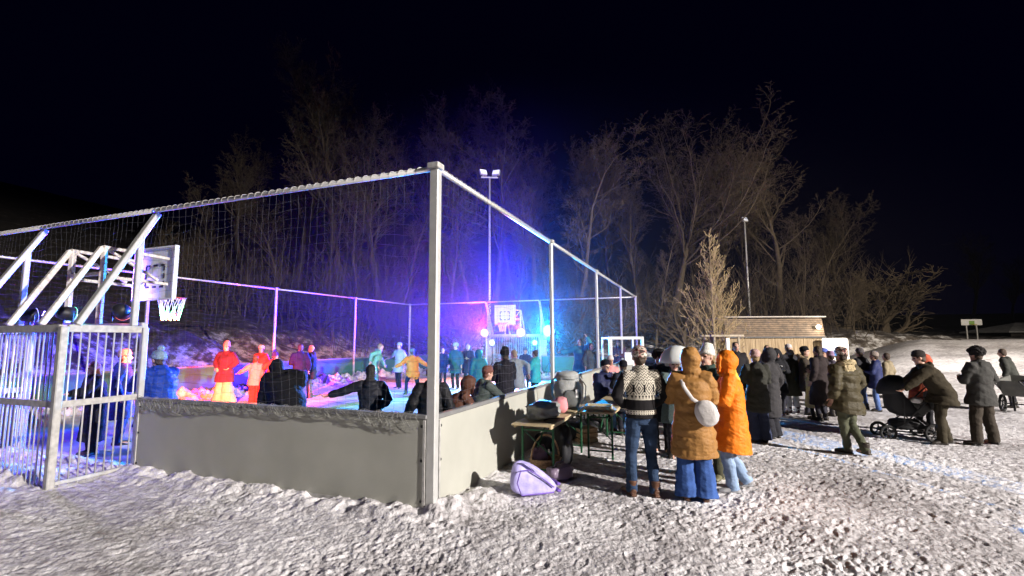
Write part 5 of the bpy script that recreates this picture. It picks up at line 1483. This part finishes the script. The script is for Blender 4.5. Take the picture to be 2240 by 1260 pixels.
person('person walking in an olive quilted jacket with pale fur collar and patterned hat', 1858, 767, feet=1002, yaw=14, lean=3, arms=('down', 'pocket'), legs=((.13, .12), (.07, -.17)), spread=.05, coat=(.052, .042, .020), ctype='nylon', hem=.74, bulk=.07, quilt=.018, collar=(.42, .34, .20), trous=(.075, .08, .05), tw=.004, boots=(.045, .035, .025), hat='beanie', hat_mat=patterned_hat(), hair='brown', group=GO)
person('person in a dark jacket and jeans, right of the walking olive puffer', 1889, 769, feet=902, yaw=20, coat=(.022, .022, .026), hem=.68, bulk=.04, trous=(.06, .09, .18), ttype='denim', hat='beanie', hatcol=(.10, .09, .09), group=GO)
person('person in a navy jacket with a white sleeve stripe and blue jeans, facing left', 1921, 777, feet=906, yaw=52, arms=('front', 'pocket'), coat=(.022, .03, .10), ctype='nylon', hem=.66, bulk=.04, trous=(.09, .15, .34), ttype='denim', tw=.012, hat='beanie', hatcol=(.30, .25, .22), hair='brown', group=GO, extra=jacket_stripe)
person('person in a beige coat half hidden behind the navy jacket', 1936, 779, Y=13.2, yaw=30, coat=(.24, .20, .13), hem=.6, hair='brown', group=GO)
person('man in an olive brown jacket bending over the pushchair', 2062, 776, feet=978, yaw=64, lean=28, arms=('reach', 'reach'), legs=((0, .05), (0, -.10)), spread=.12, coat=(.032, .025, .014), hem=.72, bulk=.055, trous=(.04, .033, .02), tw=.016, boots=(.03, .025, .02), hat='beanie', hatcol=(.035, .03, .028), group=GO)
person('person with an orange red hood bending behind the pushchair', 2006, 790, Y=9.7, yaw=-70, lean=24, arms=('fwd', 'fwd'), coat=(.40, .085, .045), hem=.7, bulk=.03, hood=True, trous=BK, group=GO, hgt=1.52)
person('man in dark grey jacket and woolly hat standing with legs apart near the right edge', 2155, 769, feet=981, yaw=14, arms=('front', 'pocket'), legs=((-.06, 0), (.06, 0)), spread=.16, coat=(.042, .041, .038), hem=.72, bulk=.055, trous=(.04, .032, .024), tw=.028, boots=(.03, .025, .02), hat='fur', hatcol=(.022, .02, .02), hattype='fur', group=GO)
person('man in a dark jacket bending by the grey tub cart at the right edge', 2202, 772, Y=13.2, yaw=30, lean=14, coat=(.032, .034, .03), hem=.66, bulk=.04, trous=BK, hair='brown', group=GO)

# ---- inside the court
C3 = lambda s, l: court(s, l)
def ins(label, px, top, Y, yaw, **k):
    dim = lambda c: tuple(v*.55 for v in c) if max(c) > .08 else c  # brighter clothes darkened, weaker light in the court put into their colour
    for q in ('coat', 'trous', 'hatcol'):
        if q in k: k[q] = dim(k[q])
    k.setdefault('group', GI); k.setdefault('boots', (.05, .05, .05))
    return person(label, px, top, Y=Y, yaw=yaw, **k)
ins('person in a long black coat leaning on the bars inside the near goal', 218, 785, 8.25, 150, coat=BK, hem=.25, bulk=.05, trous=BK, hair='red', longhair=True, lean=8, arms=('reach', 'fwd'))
ins('person in hat and jacket painted with pink and blue light behind the near goal bars', 272, 760, 8.9, -60, coat=(.03, .05, .26), ctype='nylon', hem=.5, bulk=.05, trous=(.04, .08, .3), hat='beanie', hatcol=(.72, .42, .40))  # pink and blue lamp light put into the clothing colours
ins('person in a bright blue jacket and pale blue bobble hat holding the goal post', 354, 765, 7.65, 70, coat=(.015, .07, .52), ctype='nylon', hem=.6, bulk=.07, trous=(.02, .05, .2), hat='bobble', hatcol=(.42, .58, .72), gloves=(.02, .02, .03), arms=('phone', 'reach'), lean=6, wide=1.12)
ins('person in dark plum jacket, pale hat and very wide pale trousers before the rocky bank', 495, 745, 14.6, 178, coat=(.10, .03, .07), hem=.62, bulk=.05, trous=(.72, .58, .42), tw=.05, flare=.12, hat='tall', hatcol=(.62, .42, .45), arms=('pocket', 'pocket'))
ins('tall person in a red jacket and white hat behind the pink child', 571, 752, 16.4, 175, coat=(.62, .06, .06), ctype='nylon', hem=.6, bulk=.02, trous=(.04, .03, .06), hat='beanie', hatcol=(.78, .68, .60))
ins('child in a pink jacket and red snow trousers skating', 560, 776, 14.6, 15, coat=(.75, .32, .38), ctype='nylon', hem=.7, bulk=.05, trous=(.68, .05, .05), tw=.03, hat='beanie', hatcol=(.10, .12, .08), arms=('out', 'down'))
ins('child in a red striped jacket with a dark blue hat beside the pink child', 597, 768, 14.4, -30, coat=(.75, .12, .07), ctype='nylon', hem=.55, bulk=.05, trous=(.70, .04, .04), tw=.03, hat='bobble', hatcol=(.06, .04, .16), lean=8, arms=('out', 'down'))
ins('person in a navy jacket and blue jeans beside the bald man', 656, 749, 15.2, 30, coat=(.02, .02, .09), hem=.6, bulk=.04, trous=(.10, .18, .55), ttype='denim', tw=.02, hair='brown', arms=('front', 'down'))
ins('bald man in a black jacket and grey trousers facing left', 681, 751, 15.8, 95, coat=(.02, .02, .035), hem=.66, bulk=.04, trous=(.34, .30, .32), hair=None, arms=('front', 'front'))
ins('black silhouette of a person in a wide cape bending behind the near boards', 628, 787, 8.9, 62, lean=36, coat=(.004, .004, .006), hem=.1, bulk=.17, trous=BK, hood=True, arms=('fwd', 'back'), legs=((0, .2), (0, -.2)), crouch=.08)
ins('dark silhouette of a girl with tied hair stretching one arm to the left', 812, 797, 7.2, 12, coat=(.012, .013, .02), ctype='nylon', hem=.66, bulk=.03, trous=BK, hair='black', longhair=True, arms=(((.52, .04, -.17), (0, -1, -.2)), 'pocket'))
ins('person in a jacket painted with green light and long pale trousers bending to the right', 820, 749, 18.2, -70, lean=20, coat=(.25, .60, .35), ctype='nylon', hem=.7, bulk=.04, trous=(.62, .72, .58), tw=.05, flare=.10, hair='fair', arms=('fwd', 'back'))  # green lamp light put into the jacket colour
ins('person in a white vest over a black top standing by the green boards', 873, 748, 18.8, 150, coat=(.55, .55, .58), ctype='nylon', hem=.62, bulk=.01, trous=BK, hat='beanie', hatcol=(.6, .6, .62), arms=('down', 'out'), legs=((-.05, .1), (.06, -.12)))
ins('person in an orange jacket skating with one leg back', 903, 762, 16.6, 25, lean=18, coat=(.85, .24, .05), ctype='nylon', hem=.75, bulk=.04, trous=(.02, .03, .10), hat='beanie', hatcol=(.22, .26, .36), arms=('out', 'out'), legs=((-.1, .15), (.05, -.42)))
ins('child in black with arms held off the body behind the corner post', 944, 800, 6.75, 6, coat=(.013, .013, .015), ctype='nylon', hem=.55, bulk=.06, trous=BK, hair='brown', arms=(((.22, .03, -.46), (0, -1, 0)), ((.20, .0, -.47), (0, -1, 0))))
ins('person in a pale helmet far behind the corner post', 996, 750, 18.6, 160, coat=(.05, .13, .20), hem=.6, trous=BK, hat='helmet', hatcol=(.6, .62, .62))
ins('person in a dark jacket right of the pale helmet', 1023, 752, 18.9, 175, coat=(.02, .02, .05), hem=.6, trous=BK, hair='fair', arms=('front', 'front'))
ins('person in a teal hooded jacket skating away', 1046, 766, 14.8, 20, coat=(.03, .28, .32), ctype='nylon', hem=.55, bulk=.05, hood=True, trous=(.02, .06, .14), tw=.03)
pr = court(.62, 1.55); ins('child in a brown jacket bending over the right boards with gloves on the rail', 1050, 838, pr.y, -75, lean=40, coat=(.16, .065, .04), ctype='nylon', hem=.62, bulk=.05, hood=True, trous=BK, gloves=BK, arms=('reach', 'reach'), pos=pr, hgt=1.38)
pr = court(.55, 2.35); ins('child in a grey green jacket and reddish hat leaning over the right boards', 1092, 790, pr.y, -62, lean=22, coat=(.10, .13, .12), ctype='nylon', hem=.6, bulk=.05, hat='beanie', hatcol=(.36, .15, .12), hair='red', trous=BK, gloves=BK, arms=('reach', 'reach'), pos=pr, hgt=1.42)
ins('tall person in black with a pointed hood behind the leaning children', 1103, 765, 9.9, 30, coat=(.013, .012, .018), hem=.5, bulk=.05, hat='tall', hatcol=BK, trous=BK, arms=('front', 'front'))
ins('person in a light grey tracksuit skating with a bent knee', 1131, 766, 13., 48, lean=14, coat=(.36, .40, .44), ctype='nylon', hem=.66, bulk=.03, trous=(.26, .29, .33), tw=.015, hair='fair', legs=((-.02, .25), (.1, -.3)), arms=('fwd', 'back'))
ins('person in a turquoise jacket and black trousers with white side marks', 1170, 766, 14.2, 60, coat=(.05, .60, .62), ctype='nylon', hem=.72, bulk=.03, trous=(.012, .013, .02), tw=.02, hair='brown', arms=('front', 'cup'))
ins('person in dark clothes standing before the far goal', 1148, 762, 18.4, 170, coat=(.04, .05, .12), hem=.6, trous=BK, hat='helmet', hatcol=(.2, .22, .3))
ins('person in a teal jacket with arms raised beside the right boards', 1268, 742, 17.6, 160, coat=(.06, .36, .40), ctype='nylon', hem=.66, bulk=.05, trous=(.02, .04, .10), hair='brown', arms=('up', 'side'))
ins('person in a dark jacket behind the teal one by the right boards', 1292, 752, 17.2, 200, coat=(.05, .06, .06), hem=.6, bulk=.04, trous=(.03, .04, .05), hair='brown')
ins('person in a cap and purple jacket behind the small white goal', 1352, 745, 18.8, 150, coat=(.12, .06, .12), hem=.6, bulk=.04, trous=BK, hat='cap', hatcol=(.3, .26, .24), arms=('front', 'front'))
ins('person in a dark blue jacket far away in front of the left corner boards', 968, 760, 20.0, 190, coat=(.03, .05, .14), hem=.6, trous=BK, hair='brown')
